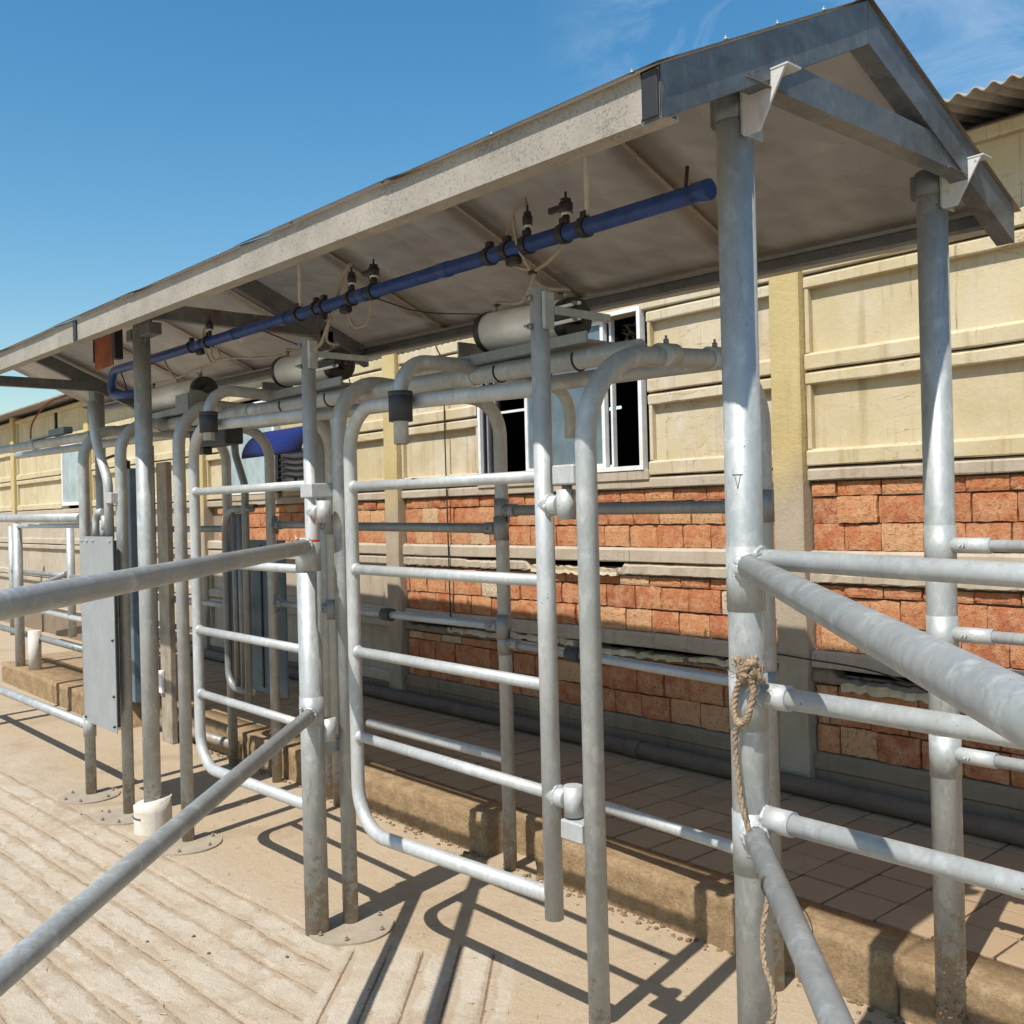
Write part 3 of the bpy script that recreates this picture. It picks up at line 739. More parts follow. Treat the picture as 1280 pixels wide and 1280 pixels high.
def truss(x):
    h = rz(x); m = M['channel']
    mitred('rafter', (x, YF_, ZE+h), (x, YR-.001, ZR+h), .092, .05, .004, m)
    mitred('rafter', (x, YR+.001, ZR+h), (x, YB_, ZB+h), .092, .05, .004, m)
    z0, z1 = 2.366+h, 2.440+h
    yf = lambda z: YF_+(z-h+.075-ZE)/SF
    yb = lambda z: YB_-(z-h+.075-ZB)/SB
    xx = x-.004
    o = prism('tie_beam', [(xx, yf(z0), z0), (xx, yb(z0), z0), (xx, yb(z1), z1), (xx, yf(z1), z1)], (-.004, 0, 0), m, can)
    box('tie_flange', (xx-.05, yf(z0)+.01, z0), (xx-.004, yb(z0)-.01, z0+.004), m, o, 0)
    box('tie_flange', (xx-.05, yf(z1)+.01, z1-.004), (xx-.004, yb(z1)-.01, z1), m, o, 0)
    return yf, yb, z0, z1
tf = truss(-1.19); truss(-4.57); truss(-7.94)
# rusty weld seams where tie beam and rafter meet, and the burnt patch above each post
bm = bmesh.new()
for yfun, sgn in ((tf[0], 1), (tf[1], -1)):
    P = [Vector((-1.1925, yfun(z)+sgn*.002, z)) for z in np.linspace(tf[2]+.002, tf[3]-.002, 9)]
    tube_bm(bm, P, [random.uniform(.0015, .0032) for _ in P], 6)
    P = [Vector((-1.192+.001, yfun(tf[2])+sgn*t, tf[2]-.001)) for t in np.linspace(0, .14, 9)]
    tube_bm(bm, P, [random.uniform(.0012, .0035) for _ in P], 6)
finish('weld', bm, M['weld'], can)
# eave channels and splice plates
for xa, xb in ((-1.192, -4.565), (-4.575, -7.935), (-7.945, -9.0)):
    channel('front_fascia', (xa, YF_, ZE-.002+rz(xa)), (xb, YF_, ZE-.002+rz(xb)), .095, .05, .004, (0, 0, 1), (0, 1, 0), M['fascia'], can)
    channel('rear_fascia', (xa, YB_, ZB+.002+rz(xa)), (xb, YB_, ZB+.002+rz(xb)), .060, .05, .004, (0, 0, 1), (0, -1, 0), M['dull'], can)
for xa in (-1.245, -4.565):
    box('splice_plate', (xa+.012, YF_-.008, ZE-.098+rz(xa)), (xa+.051, YF_-.002, ZE-.010+rz(xa)), M['cable'], can, .002)
# roof sheets, one metre wide, overlapping at the seams
seams = [-1.181, -2.06, -2.91, -3.84, -4.84, -5.85, -6.83, -7.81, -9.0]
for sgn, ye, ze in ((0, YF_-.02, ZE-.004), (1, YB_+.03, ZB-.007)):
    for k in range(len(seams)-1):
        a, b = seams[k], seams[k+1]-.035; lift = .004*(k % 2)
        bm = bmesh.new(); nu = 8; rows = []
        for i in range(nu+1):
            u = i/nu; y = ye+(YR-ye)*u; zz = ze+(ZR+.006-ze)*u
            rows.append([bm.verts.new((x, y, zz+rz(x)+lift+.004*math.sin(3.1*u+k)*(1 if 0 < i < nu else 0)*math.sin(math.pi*j/6))) for j, x in enumerate(np.linspace(a, b, 7))])
        for p, q in zip(rows[:-1], rows[1:]):
            for j in range(6): bm.faces.new((p[j], p[j+1], q[j+1], q[j]))
        r = bmesh.ops.solidify(bm, geom=bm.faces[:], thickness=.003)
        bmesh.ops.recalc_face_normals(bm, faces=bm.faces)
        finish('roof_sheet', bm, M['sheet'], can, None, True)
        # seam lip under the overlap
    for k in range(1, len(seams)-1):
        x = seams[k]
        d0 = Vector((x-.034, ye+.03, ze+rz(x)+.002+(ZR-ze)*.03/(YR-ye))); d1 = Vector((x-.034, YR, ZR+rz(x)-.001))
        dd = d1-d0
        prism('seam_lip', [d0, d0+Vector((.014, 0, 0)), d0+Vector((.014, 0, -.005)), d0+Vector((0, 0, -.005))], dd, M['sheet'], can)
for x in (-1.10+.0, -1.27, -1.69, -2.13, -2.61, -3.1, -3.6, -4.05, -4.5, -5.0, -5.5):
    if x > -1.2: continue
    bolt((x, YF_+.012, ZE+.01+rz(x)), (0, -.3, 1), can, .0045, .004, M['galv'], 'roof_bolt')
for y in (1.62, 1.80, 1.98, 2.12): bolt((-1.19, y, ZE+.007+(y-YF_)*SF), (.1, -.3, 1), can, .0045, .004, M['galv'], 'roof_bolt')
bm = bmesh.new()
for k in range(240):
    z = abs(random.gauss(0, .13)); a = random.gauss(-.5, 1.0); r = random.uniform(.0008, .0034)*(1.5 if z < .10 else 1)
    v = bmesh.ops.create_icosphere(bm, subdivisions=1, radius=r)['verts']
    for w in v: w.co += Vector((-1.305+.041*math.cos(a), 2.70+.041*math.sin(a), .0+z))
o = finish('mud_clod', bm, simple('mud', (.15, .10, .06), .95, 0, .3, 60), can); o['kind'] = 'stuff'
# white gusset brackets on the two right posts
for (y, z) in ((1.80, 2.40), (2.70, 2.408)):
    prism('gusset', [(-1.262, y-.03, z), (-1.155, y-.03, z), (-1.222, y-.03, z-.115), (-1.262, y-.03, z-.115)], (0, .006, 0), M['primer'], can)
    prism('gusset_flange', [(-1.266, y-.0315, z+.004), (-1.148, y-.0315, z+.004), (-1.148, y-.0315, z), (-1.266, y-.0315, z)], (0, .05, 0), M['primer'], can)
    box('gusset_back', (-1.2675, y-.031, z-.11), (-1.2625, y+.045, z), M['galv'], can, .001)
    prism('clamp_plate', [(-1.362, y-.01, z), (-1.345, y-.01, z), (-1.345, y-.01, z-.07), (-1.356, y-.01, z-.07), (-1.362, y-.01, z-.06)], (0, .02, 0), M['channel'], can)
    T('collar', [(-1.305, y, z-.068), (-1.305, y, z)], .043, M['channel'], can, seg=24)
for xa, xb in ((-4.90, -4.84), (-4.725, -4.60)):
    box('post_bracket', (xa, 1.77, 2.37), (xb, 1.83, 2.425), M['channel'], can, .003)
prism('gusset', [(-4.735, 1.79, 2.47), (-4.60, 1.79, 2.47), (-4.735, 1.79, 2.34)], (0, .008, 0), M['channel'], can)
box('post_bracket', (-8.22, 2.66, 2.44), (-8.10, 2.74, 2.54), M['channel'], can, .003)
box('post_bracket', (-4.70, 2.66, 2.395), (-4.57, 2.74, 2.47), M['channel'], can, .003)

op = thing('rust_plate', 'rust orange metal plate hanging under the front eave', 'plate', (-5.17, 1.75, 2.275))
box('plate', (-5.30, 1.75, 2.275), (-5.035, 1.756, 2.485), M['orange'], op, .001)
box('side_channel', (-5.034, 1.745, 2.30), (-4.985, 1.785, 2.49), M['black'], op, .002)
box('side_channel', (-5.315, 1.746, 2.32), (-5.301, 1.785, 2.49), M['black'], op, .002)

# ------------------------------------------------------------------ blue air pipe
ap = thing('air_pipe', 'long blue plastic air pipe hung on rods below the canopy', 'pipe', (-3.6, 2.0, 2.3))
def az(x): return 2.286+(-1.534-x)*.0152
apts = [(-1.534, 2.0, az(-1.534)), (-5.76, 2.0, 2.350), (-5.80, 2.0, 2.215), (-5.45, 2.02, 2.19)]
T('pipe', apts, .0235, M['blue'], ap, fil=.07, seg=20)
T('end_cap', [(-1.575, 2, az(-1.575)), (-1.527, 2, az(-1.527))], .0265, M['blue'], ap, seg=20)
for x in (-2.62, -3.12, -3.72, -4.2, -4.55, -5.2): T('coupling', [(x-.03, 2, az(x-.03)), (x+.03, 2, az(x+.03))], .0258, M['blue'], ap, seg=20)
def ring_at(x, w=.012, r=.030, name='pipe_clamp'):
    o = T(name, [(x-w, 2, az(x-w)), (x+w, 2, az(x+w))], r, M['black'], ap, seg=16)
    bm = bmesh.new(); box_bm(bm, (x-w, 1.99, az(x)+.024), (x+w, 2.01, az(x)+.045), .002); finish('clamp_lug', bm, M['black'], o, None, False)
    return o
for x in (-1.965, -2.05, -2.21, -2.30, -2.385, -3.05, -3.20, -3.40, -3.46, -3.60, -4.47, -4.66): ring_at(x)
for x in (-1.955, -3.59): T('hanger_rod', [(x, 2, az(x)+.03), (x, 2, ZE+rz(x)+SF*(2-YF_)-.004)], .0075, M['whitepl'], ap, seg=8)
for x, sc in ((-2.04, 1), (-3.045, 1), (-2.205, .75), (-3.195, .8), (-4.45, .8)):
    z = az(x); bm = bmesh.new()
    tube_bm(bm, [(x, 2, z+.02), (x, 2, z+.05)], .011*sc, 10); tube_bm(bm, [(x, 2, z+.058), (x, 2, z+.085)], .021*sc, 12)
    tube_bm(bm, [(x, 2, z+.085), (x, 2, z+.097)], .016*sc, 12); tube_bm(bm, [(x, 2, z+.097), (x, 2, z+.118)], .004, 6)
    v = finish('valve', bm, M['black'], ap)
    T('valve_ring', [(x, 2, z+.05), (x, 2, z+.058)], .015*sc, M['alu'], v, seg=12)
    if sc == 1:
        bm = bmesh.new(); box_bm(bm, (x-.07, 1.992, z+.068), (x-.015, 2.008, z+.086), .003); finish('valve_arm', bm, M['black'], v, None, False)
for x in (-2.27, -3.24, -3.42, -4.56): box('check_valve', (x-.03, 1.985, az(x)-.05), (x+.025, 2.015, az(x)-.022), M['black'], ap, .006)
T('bleed_stub', [(-1.604, 2.0, az(-1.604)+.02), (-1.597, 2.0, az(-1.604)+.075)], .005, M['black'], ap, seg=8)

# ------------------------------------------------------------------ header pipes and arches
def hz(x): return 1.937+(-1.83-x)*.020
hd1 = thing('header_pipe', 'front overhead galvanised pipe carrying the pneumatic cylinders', 'pipe', (-4, 2.08, 1.98), 'overhead pipes along the race')
T('pipe', [(-1.84, 2.08, hz(-1.84)), (-9.4, 2.08, hz(-9.4))], .031, M['galv'], hd1, seg=20)
hd2 = thing('header_pipe', 'rear overhead galvanised pipe behind the pneumatic cylinders', 'pipe', (-4, 2.42, 1.98), 'overhead pipes along the race')
T('pipe', [(-1.84, 2.42, hz(-1.84)-.005), (-9.4, 2.42, hz(-9.4)-.005)], .028, M['galv'], hd2, seg=20)
for hd, y, r, xs_ in ((hd1, 2.08, .031, (-2.62, -3.32, -4.25, -4.66, -5.3, -5.8, -6.4, -7.6)), (hd2, 2.42, .028, (-3.3, -4.6, -5.25, -7.4))):
    for x in xs_:
        T('pipe_sleeve', [(x-.055, y, hz(x)), (x+.055, y, hz(x))], r+.005, M['galv'], hd, seg=20)
for x in (-2.44, -2.08, -3.88, -3.50, -5.25, -4.85):
    T('u_bolt', [(x, 2.08+.0335*math.cos(a), hz(x)+.0335*math.sin(a)) for a in np.linspace(math.radians(30), math.radians(-210), 16)], .0035, M['cable'], hd1, seg=6)

def weld_ring(cen, ax, R, parent, m='bright', r0=.0045):
    ax = Vector(ax).normalized(); u = ax.cross(Vector((.2, .1, 1))).normalized(); v = ax.cross(u); bm = bmesh.new(); P = []; rr_ = []
    for k in range(41):
        a = 2*math.pi*k/40; P.append(Vector(cen)+(u*math.cos(a)+v*math.sin(a))*(R+random.uniform(-.001, .0012))+ax*random.uniform(-.0015, .0015)); rr_.append(r0*random.uniform(.75, 1.35))
    tube_bm(bm, P, rr_, 7); return finish('weld_bead', bm, M[m], parent)
arches = {}
def arch(x, yf, yb, zf, zb, label, r=.0285, plates=True, fr=(.2, .17), m=None, footb=-.01):
    a = thing('pipe_arch', label, 'pipe arch', (x, yf, 0), 'pipe arches over the race')
    T('hoop', [(x, yf, -.01), (x, yf, zf), (x, yb, zb), (x, yb, footb)], r, m or M['galv_post'], a, fil=list(fr), seg=20)
    if plates:
        bm = bmesh.new(); tube_bm(bm, [(x+.035, yf-.02, -.004), (x+.035, yf-.02, .007)], .155, 40)
        pl = finish('base_plate', bm, M['disc'], a)
        for p in pl.data.polygons: p.use_smooth = False
        for an in (.5, 1.6, 3.6, 4.7, 5.6): bolt((x+.035+.125*math.cos(an), yf-.02+.125*math.sin(an), .009), (0, 0, 1), pl, .008, .007, M['dull'])
    return a
aB = arch(-1.815, 1.83, 2.605, 1.90, 1.945, 'tall pipe arch nearest the camera, hinge post of the right gate', fr=(.24, .2), r=.0285)
a1 = arch(-3.165, 1.91, 2.685, 2.0, 1.955, 'pipe arch behind the capped stub post, between the two gates', fr=(.17, .15))
aA = arch(-4.49, 1.852, 2.655, 2.045, 1.99, 'pipe arch at the free end of the left gate, on a bolted disc', fr=(.19, .17))
a2 = arch(-5.13, 1.81, 2.64, 2.0, 1.99, 'pipe arch beside the sleeved canopy post at the box edge', fr=(.16, .17))
a3 = arch(-5.645, 1.79, 2.62, 2.0, 2.0, 'leftmost pipe arch carrying the tall sheet metal box', fr=(.17, .17))
# arch cross joints on the near arch
for y, z in ((2.16, 1.925), (2.38, 1.935)):
    T('joint_sleeve', [(-1.815, y-.035, z-.003), (-1.815, y+.035, z+.001)], .0345, M['galv'], aB, seg=20)
    bolt((-1.815, y, z+.033), (0, 0, 1), aB, .008, .012)
# hinge brackets welded on the arches
for a, x, y in ((aB, -1.8435, 1.83), (a1, -3.1935, 1.90)):
    for z, up in ((1.59, 1), (.655, 0)):
        bm = bmesh.new(); box_bm(bm, (x-.072, 1.83-.03, z-.026), (x+.008, 1.83+.03 if y < 1.85 else 1.92, z+.026), .004)
        o = finish('hinge_bracket', bm, M['bright'], a, None, False)
        T('hinge_pin', [(x-.045, 1.83, z-.026 if up else z+.026), (x-.045, 1.83, z-.115 if up else z+.11)], .014, M['dull'], o, seg=10)
        if up: T('hinge_ring', [(x-.045, 1.83, z-.052), (x-.045, 1.83, z-.044)], .021, M['rubber'], o, seg=12)

# ------------------------------------------------------------------ sorting gates
def gate(x0, x1, y, ztop0, ztop1, zb0, zb1, rails, zst, label, last=(1, 1)):
    g = thing('sorting_gate', label, 'gate', (x1, y, 0), 'swinging sorting gates')
    T('frame', [(x1, y, ztop1), (x0, y, ztop0), (x0, y, zb0), (x1, y, zb1)], .0232, M['bright'], g, fil=[.15, .15], seg=20)
    T('hinge_stile', [(x1, y, zst[0]), (x1, y, zst[1])], .0262, M['bright'], g, seg=20)
    for z in rails:
        o = T('rail', [(x0, y, z), (x1, y, z-.004)], .0172, M['bright'], g, seg=14)
        for xx, s in ((x0+.018, 1), ): 
            bm = bmesh.new(); v = bmesh.ops.create_icosphere(bm, subdivisions=2, radius=.0225)['verts']
            for w in v: w.co = Vector((w.co.x*.62+xx+.004, w.co.y+y, w.co.z+z))
            finish('weld_bead', bm, M['bright'], o, None, True)
    for z in (1.512, .727):
        o = T('hinge_arm', [(x1, y, z), (x1+.062, y, z)], .0262, M['bright'], g, seg=18)
        weld_ring((x1+.027, y, z), (1, 0, 0), .0262, o, 'bright', .004)
        bm = bmesh.new(); tube_bm(bm, [(x1+.085, y, z-.04), (x1+.085, y, z+.04)], .0255, 18); finish('hinge_sleeve', bm, M['bright'], o)
    for z in (zst[1]-.028, zst[1]-.105): bolt((x1-.004, y-.026, z), (-.35, -1, 0), g, .0085, .012)
    box('lever_plate', (x1+.028, y-.02, zst[1]-.115), (x1+.04, y+.02, zst[1]-.012), M['galv'], g, .004)
    box('lever_arm', (x1+.029, y+.021, zst[1]-.072), (x1+.039, y+.24, zst[1]-.05), M['galv'], g, .002)
    return g
gB = gate(-2.962, -1.978, 1.83, 1.868, 1.83, .405, .45, (1.595, 1.31, 1.026, .733), (.39, 2.10), 'right sorting gate of white galvanised pipe, nearest the camera')
gA = gate(-4.275, -3.235, 1.83, 1.905, 1.872, .395, .42, (1.617, 1.303, 1.003, .72), (.40, 2.15), 'left sorting gate of white galvanised pipe, partly behind the stub post')

def stop(x, label, yback, yf, zt, zend, slv):
    g = thing('gate_stop', label, 'gate stop', (x, 2.08, hz(x)), 'gate stops with rubber sleeves')
    T('bent_pipe', [(x, yback, hz(x)+.035), (x, yf, zt), (x, yf, zend)], .0235, M['galv'], g, fil=.105, seg=18)
    o = T('rubber_sleeve', [(x, yf, slv[0]), (x, yf, slv[1])], .0375, M['rubber'], g, seg=24)
    T('sleeve_rim', [(x, yf, slv[1]-.014), (x, yf, slv[1]+.001)], .0385, M['rubber'], o, seg=24)
    T('pipe_end', [(x, yf, zend), (x, yf, zend-.001)], .019, M['black'], g, seg=14)
    return g
stop(-2.555, 'bent pipe stop with black rubber sleeve at the right gate', 2.40, 1.765, 1.975, 1.715, (1.785, 1.877))
stop(-3.955, 'bent pipe stop with black rubber sleeve at the left gate', 2.38, 1.762, 2.04, 1.822, (1.855, 1.94))
g = thing('gate_stop', 'short bare pipe bent down below the rear overhead pipe', 'gate stop', (-2.48, 2.42, 1.95))
T('bent_pipe', [(-2.60, 2.20, 1.955), (-2.60, 2.545, 1.945), (-2.60, 2.545, 1.76)], .0215, M['galv'], g, fil=.11, seg=18)

# ------------------------------------------------------------------ pneumatic cylinders
def cylinder(xa, xb, y, za, zb, r, label, fork=True):
    c = thing('air_cylinder', label, 'cylinder', (xa, y, za-r), 'pneumatic gate cylinders')
    A = Vector((xa, y, za)); B = Vector((xb, y, zb)); d = (B-A).normalized()
    bm = bmesh.new(); tube_bm(bm, [A, B], r, 36); finish('barrel', bm, M['alu'], c)
    o = T('end_cap', [A-d*.022, A+d*.001], r+.003, M['black'], c, seg=36)
    T('cap_stud', [A-d*.05, A-d*.02], .014, M['black'], o, seg=10)
    o = T('end_cap', [B-d*.001, B+d*.045], r-.001, M['black'], c, seg=36)
    T('rod_gland', [B+d*.045, B+d*.075], .02, M['black'], o, seg=14)
    if fork:
        for s in (-1, 1):
            z = .022*s
            box('fork_bar', (xb-.06, y-.072, zb+z-.005), (xb+.125, y-.062, zb+z+.005), M['alu'], c, .001)
        T('piston_rod', [B+d*.07, B+d*.11+Vector((0, -.04, 0))], .011, M['black'], c, seg=10)
        T('rod_eye', [(xb+.06, y-.067, zb), (xb+.128, y-.067, zb)], .0165, M['black'], c, seg=14)
        bolt((xb+.112, y-.072, zb+.022), (0, -1, 0), c, .007, .008); bolt((xb+.112, y-.072, zb-.022), (0, -1, 0), c, .007, .008)
        box('fork_slot', (xb-.03, y-.068, zb-.014), (xb+.06, y-.061, zb+.014), M['black'], c, .001)
    zt = hz((xa+xb)/2)+.031
    bm = bmesh.new()
    x0, x1 = xa-.10, xb+.15
    box_bm(bm, (x0, y-.07, zt+.001), (x1, y+.08, zt+.009)); box_bm(bm, (x0, y-.07, zt+.009), (x0+.008, y+.08, zt+.085)); box_bm(bm, (x0+.008, y-.07, zt+.009), (x1, y-.063, zt+.032))
    if not fork: box_bm(bm, (xb+.05, y-.09, zt+.009), (xb+.058, y+.06, zt+.10)); box_bm(bm, (xb-.10, y-.098, zt-.01), (xb+.05, y-.09, zt+.085))
    finish('mounting_channel', bm, M['dull'], c, None, False)
    for q in (A+d*.03, B+d*.012):
        o = T('hose_fitting', [q+Vector((0, -.01, r-.002)), q+Vector((0, -.012, r+.022))], .009, M['dull'], c, seg=8)
        T('elbow', [q+Vector((0, -.012, r+.018)), q+Vector((.028 if q.x < (xa+xb)/2 else -.028, -.014, r+.02))], .006, M['black'], o, seg=8)
    return c
cylinder(-2.50, -2.15, 2.10, 2.088, 2.072, .0640, 'white pneumatic cylinder above the right gate')
cylinder(-3.90, -3.49, 2.10, 2.128, 2.105, .0640, 'white pneumatic cylinder above the left gate')
cylinder(-5.42, -4.78, 2.10, 2.153, 2.142, .066, 'long grey pneumatic cylinder behind the left front canopy post', False)

# ------------------------------------------------------------------ hoses and cables
def hose(pts, label, r=.0052, m='hose', cat='hose', group='clear air hoses under the canopy', name='air_hose'):
    P = smooth_path(pts, 7); o = T(name, P, r, M[m], None, seg=8, origin=pts[0]); return tag(o, label, cat, group)
y = 2.03
hose([(-2.205, 2.0, 2.40), (-2.25, y, 2.45), (-2.31, y, 2.41), (-2.335, y, 2.34), (-2.31, y, 2.265), (-2.221, y, 2.222), (-2.225, y, 2.19), (-2.30, 2.05, 2.145), (-2.455, 2.085, 2.176)], 'clear hose looping left from the blue pipe to the far end of the right cylinder')
hose([(-2.05, 1.985, 2.275), (-2.10, y, 2.265), (-2.16, y, 2.235), (-2.221, y, 2.215), (-2.17, y, 2.165), (-2.12, 2.08, 2.155), (-2.165, 2.086, 2.158)], 'clear hose curving right from the blue pipe to the near end of the right cylinder')
hose([(-2.235, y-.06, 2.385), (-2.232, y-.05, 2.30), (-2.224, y, 2.218)], 'straight clear hose dropping past the blue pipe to the tie above the right stile')
tie = T('hose_tie', [(-2.221, y, 2.214), (-2.221, y, 2.222)], .014, M['cable'], None, origin=(-2.221, y, 2.214)); tag(tie, 'black tie bunching the clear hoses above the right gate stile', 'cable tie')
hose([(-3.20, 2.0, 2.43), (-3.26, y, 2.45), (-3.32, y, 2.40), (-3.36, y, 2.33), (-3.45, y, 2.22), (-3.52, 2.05, 2.19), (-3.66, 2.08, 2.185), (-3.86, 2.085, 2.216)], 'thick clear hose slanting down across the blue pipe to the left cylinder', .0075)
hose([(-3.25, 2.0, 2.29), (-3.24, y, 2.22), (-3.19, y, 2.205), (-3.13, y, 2.225), (-3.10, y, 2.33)], 'short clear hose hanging in a loop under the blue pipe')
hose([(-3.36, y, 2.33), (-3.44, y, 2.20), (-3.40, 2.06, 2.17), (-3.455, 2.085, 2.191)], 'clear hose curling to the near end of the left cylinder')
hose([(-4.46, 2.0, 2.42), (-4.50, 1.99, 2.38), (-4.50, 2.0, 2.29), (-4.52, 2.03, 2.235), (-4.70, 2.04, 2.235), (-5.0, 2.05, 2.22), (-5.38, 2.09, 2.245)], 'clear hose running left along the top of the long grey cylinder')
hose([(-4.44, 2.0, 2.31), (-4.46, 2.02, 2.25), (-4.3, 2.04, 2.235), (-4.0, 2.06, 2.20), (-3.85, 2.08, 2.2)], 'clear hose running right from the long cylinder towards the left cylinder')
hose([(-4.40, 2.0, 2.31), (-4.42, 2.03, 2.25), (-4.60, 2.03, 2.23), (-4.74, 2.06, 2.20), (-4.768, 2.088, 2.235)], 'clear hose arched over the black cap of the long grey cylinder')
hose([(-5.02, 2.0, 2.33), (-5.0, 2.02, 2.27), (-4.98, 2.06, 2.2)], 'clear hose hanging straight from the blue pipe behind the left canopy post')
hose([(-3.03, 2.0, 2.28), (-3.01, 2.2, 2.25), (-3.06, 2.6, 2.29), (-3.25, 2.95, 2.31)], 'thin dark cable hanging from the valve to the rear eave', .0025, 'cable', 'cable', None, 'cable')
hose([(-3.95, 2.0, 2.31), (-3.92, 2.15, 2.26), (-3.88, 2.35, 2.20), (-3.86, 2.42, 2.02)], 'thin dark cable hanging off the blue pipe left of the left gate stile', .0028, 'cable', 'cable', None, 'cable')
hose([(-5.64, 2.0, 2.34), (-5.62, 2.02, 2.26), (-5.66, 2.05, 2.215), (-5.5, 2.06, 2.19)], 'dark cable looped at the bend of the blue pipe', .004, 'cable', 'cable', None, 'cable')
hose([(-7.6, 2.3, 2.42), (-7.9, 2.25, 2.38), (-8.1, 2.2, 2.25), (-8.15, 2.2, 2.08)], 'thin orange cable curving down to the overhead pipe at the left', .006, 'orange', 'cable', None, 'cable')

# ------------------------------------------------------------------ side rails between the rear arch posts
def side_rail(xa, xb, y, z, r, label, m='dull', sleeves=(), z2=None, tees=True, y2=None):
    z2 = z if z2 is None else z2; y2 = y if y2 is None else y2
    yy = lambda x: y+(y2-y)*(x-xa)/(xb-xa)
    g = thing('side_rail', label, 'rail', ((xa+xb)/2, y, z), 'rails between the rear posts')
    T('pipe', [(xa, y, z), (xb, y2, z2)], r, M[m], g, seg=16)
    if tees:
        for x, zz in ((xa, z), (xb, z2)):
            s = 1 if x == min(xa, xb) else -1
            T('tee_socket', [(x+s*.028, yy(x+s*.028), zz), (x+s*.10, yy(x+s*.1), zz)], r+.005, M['dull'], g, seg=16)
            T('tee_collar', [(x, yy(x), zz-.05), (x, yy(x), zz+.05)], .0325, M['dull'], g, seg=18)
            bolt((x+s*.06, yy(x)-r-.004, zz), (0, -1, 0), g, .008, .008)
    for x in sleeves: T('rubber_sleeve', [(x-.035, yy(x), z+(z2-z)*(x-xa)/(xb-xa)), (x+.035, yy(x), z+(z2-z)*(x-xa)/(xb-xa))], r+.012, M['rubber'], g, seg=18)
    return g
side_rail(-3.165, -1.815, 2.685, 1.50, .0215, 'highest grey rail in front of the upper bricks, right bay', z2=1.494, y2=2.605)
side_rail(-4.49, -3.165, 2.68, 1.440, .0215, 'highest grey rail in front of the upper bricks, middle bay', z2=1.426)
side_rail(-3.165, -1.815, 2.685, .948, .0185, 'smooth shiny rail with rubber sleeve low across the bricks, right bay', 'plate', (-2.72,), .932, y2=2.605)
side_rail(-4.49, -3.165, 2.68, 1.010, .0185, 'smooth shiny rail with rubber sleeve low across the bricks, middle bay', 'plate', (-4.03,), 1.014)
side_rail(-4.22, -3.165, 2.68, .458, .0215, 'pale knee high rail above the paving, middle bay', 'bright', (), .462, False)
side_rail(-2.95, -1.815, 2.685, .385, .0205, 'pale knee high rail above the paving, right bay', 'bright', (), .396, False, 2.605)
side_rail(-5.13, -4.49, 2.65, 1.45, .02, 'short grey rail at brick height, bay left of the thick rear post', z2=1.45)
side_rail(-5.13, -4.49, 2.65, 1.01, .0185, 'short smooth rail at waist height, bay left of the thick rear post', 'plate', (), 1.01)
side_rail(-8.0, -5.645, 2.64, 1.43, .02, 'grey rail passing behind the left canopy post at brick height', z2=1.43)
side_rail(-8.0, -5.645, 2.64, .97, .0185, 'smooth rail passing behind the left canopy post at waist height', 'plate', (), .96)
side_rail(-8.0, -5.645, 2.64, .78, .0185, 'blue grey rail passing behind the left canopy post at knee height', 'plate', (), .77)
side_rail(-7.2, -5.70, 2.665, .07, .032, 'thick dusty pipe lying low along the kerb', 'dull', (), .105, False)

# ------------------------------------------------------------------ exit lane fences either side of the camera
D = Vector((.7071, -.7071, 0))
lf = thing('lane_fence', 'stub post with red rimmed top and two thick rails running to the left foreground', 'fence', (-3.181, 1.78, 0))
sp = T('post', [(-3.181, 1.78, -.02), (-3.181, 1.78, 1.405)], .0425, M['galv_post'], lf, seg=28)
T('red_rim', [(-3.181, 1.78, 1.4055), (-3.181, 1.78, 1.4125)], .0435, M['red'], sp, seg=28)
T('collar', [(-3.181, 1.78, 1.30), (-3.181, 1.78, 1.405)], .0455, M['galv'], sp, seg=28)
T('collar', [(-3.181, 1.78, .745), (-3.181, 1.78, .85)], .0445, M['galv_post'], sp, seg=28)
for z0, z1, r in ((1.388, 1.36, .0265), (.787, .741, .0250)):
    a = Vector((-3.181, 1.78, z0)); dz = (z1-z0)/1.9; Ln = 3.55
    T('rail', [a+D*.02, a+D*Ln+Vector((0, 0, dz*Ln))], r, M['galv'], lf, seg=24)
    weld_ring(a+D*.046, D, r+.001, lf, 'galv', .006)
    bolt(a+D*.05+Vector((-.012, -.02, .026)), (-.3, -.3, 1), lf, .007, .008, M['bright'])
e = Vector((-3.181, 1.78, 0))+D*3.55
T('post', [(e.x, e.y, -.02), (e.x, e.y, 1.36)], .0425, M['galv_post'], lf, seg=20)
rf = thing('lane_fence', 'two thick weathered rails running from the right front post to the right foreground', 'fence', (-1.305, 1.80, 0))
for z0, z1, Ln, r in ((1.367, 1.323, 1.36, .0262), (.79, .733, .70, .0250)):
    a = Vector((-1.305, 1.80, z0)); dz = (z1-z0)/Ln
    T('rail', [a+D*.03, a+D*2.9+Vector((0, 0, dz*2.9*.9))], r, M['galv'], rf, seg=24)
    weld_ring(a+D*.043, D, r+.001, rf, 'bright', .006); weld_ring(a+D*.052, D, r, rf, 'bright', .004)
e = Vector((-1.305, 1.80, 0))+D*2.9
T('post', [(e.x, e.y, -.02), (e.x, e.y, 1.30)], .0425, M['galv_post'], rf, seg=20)

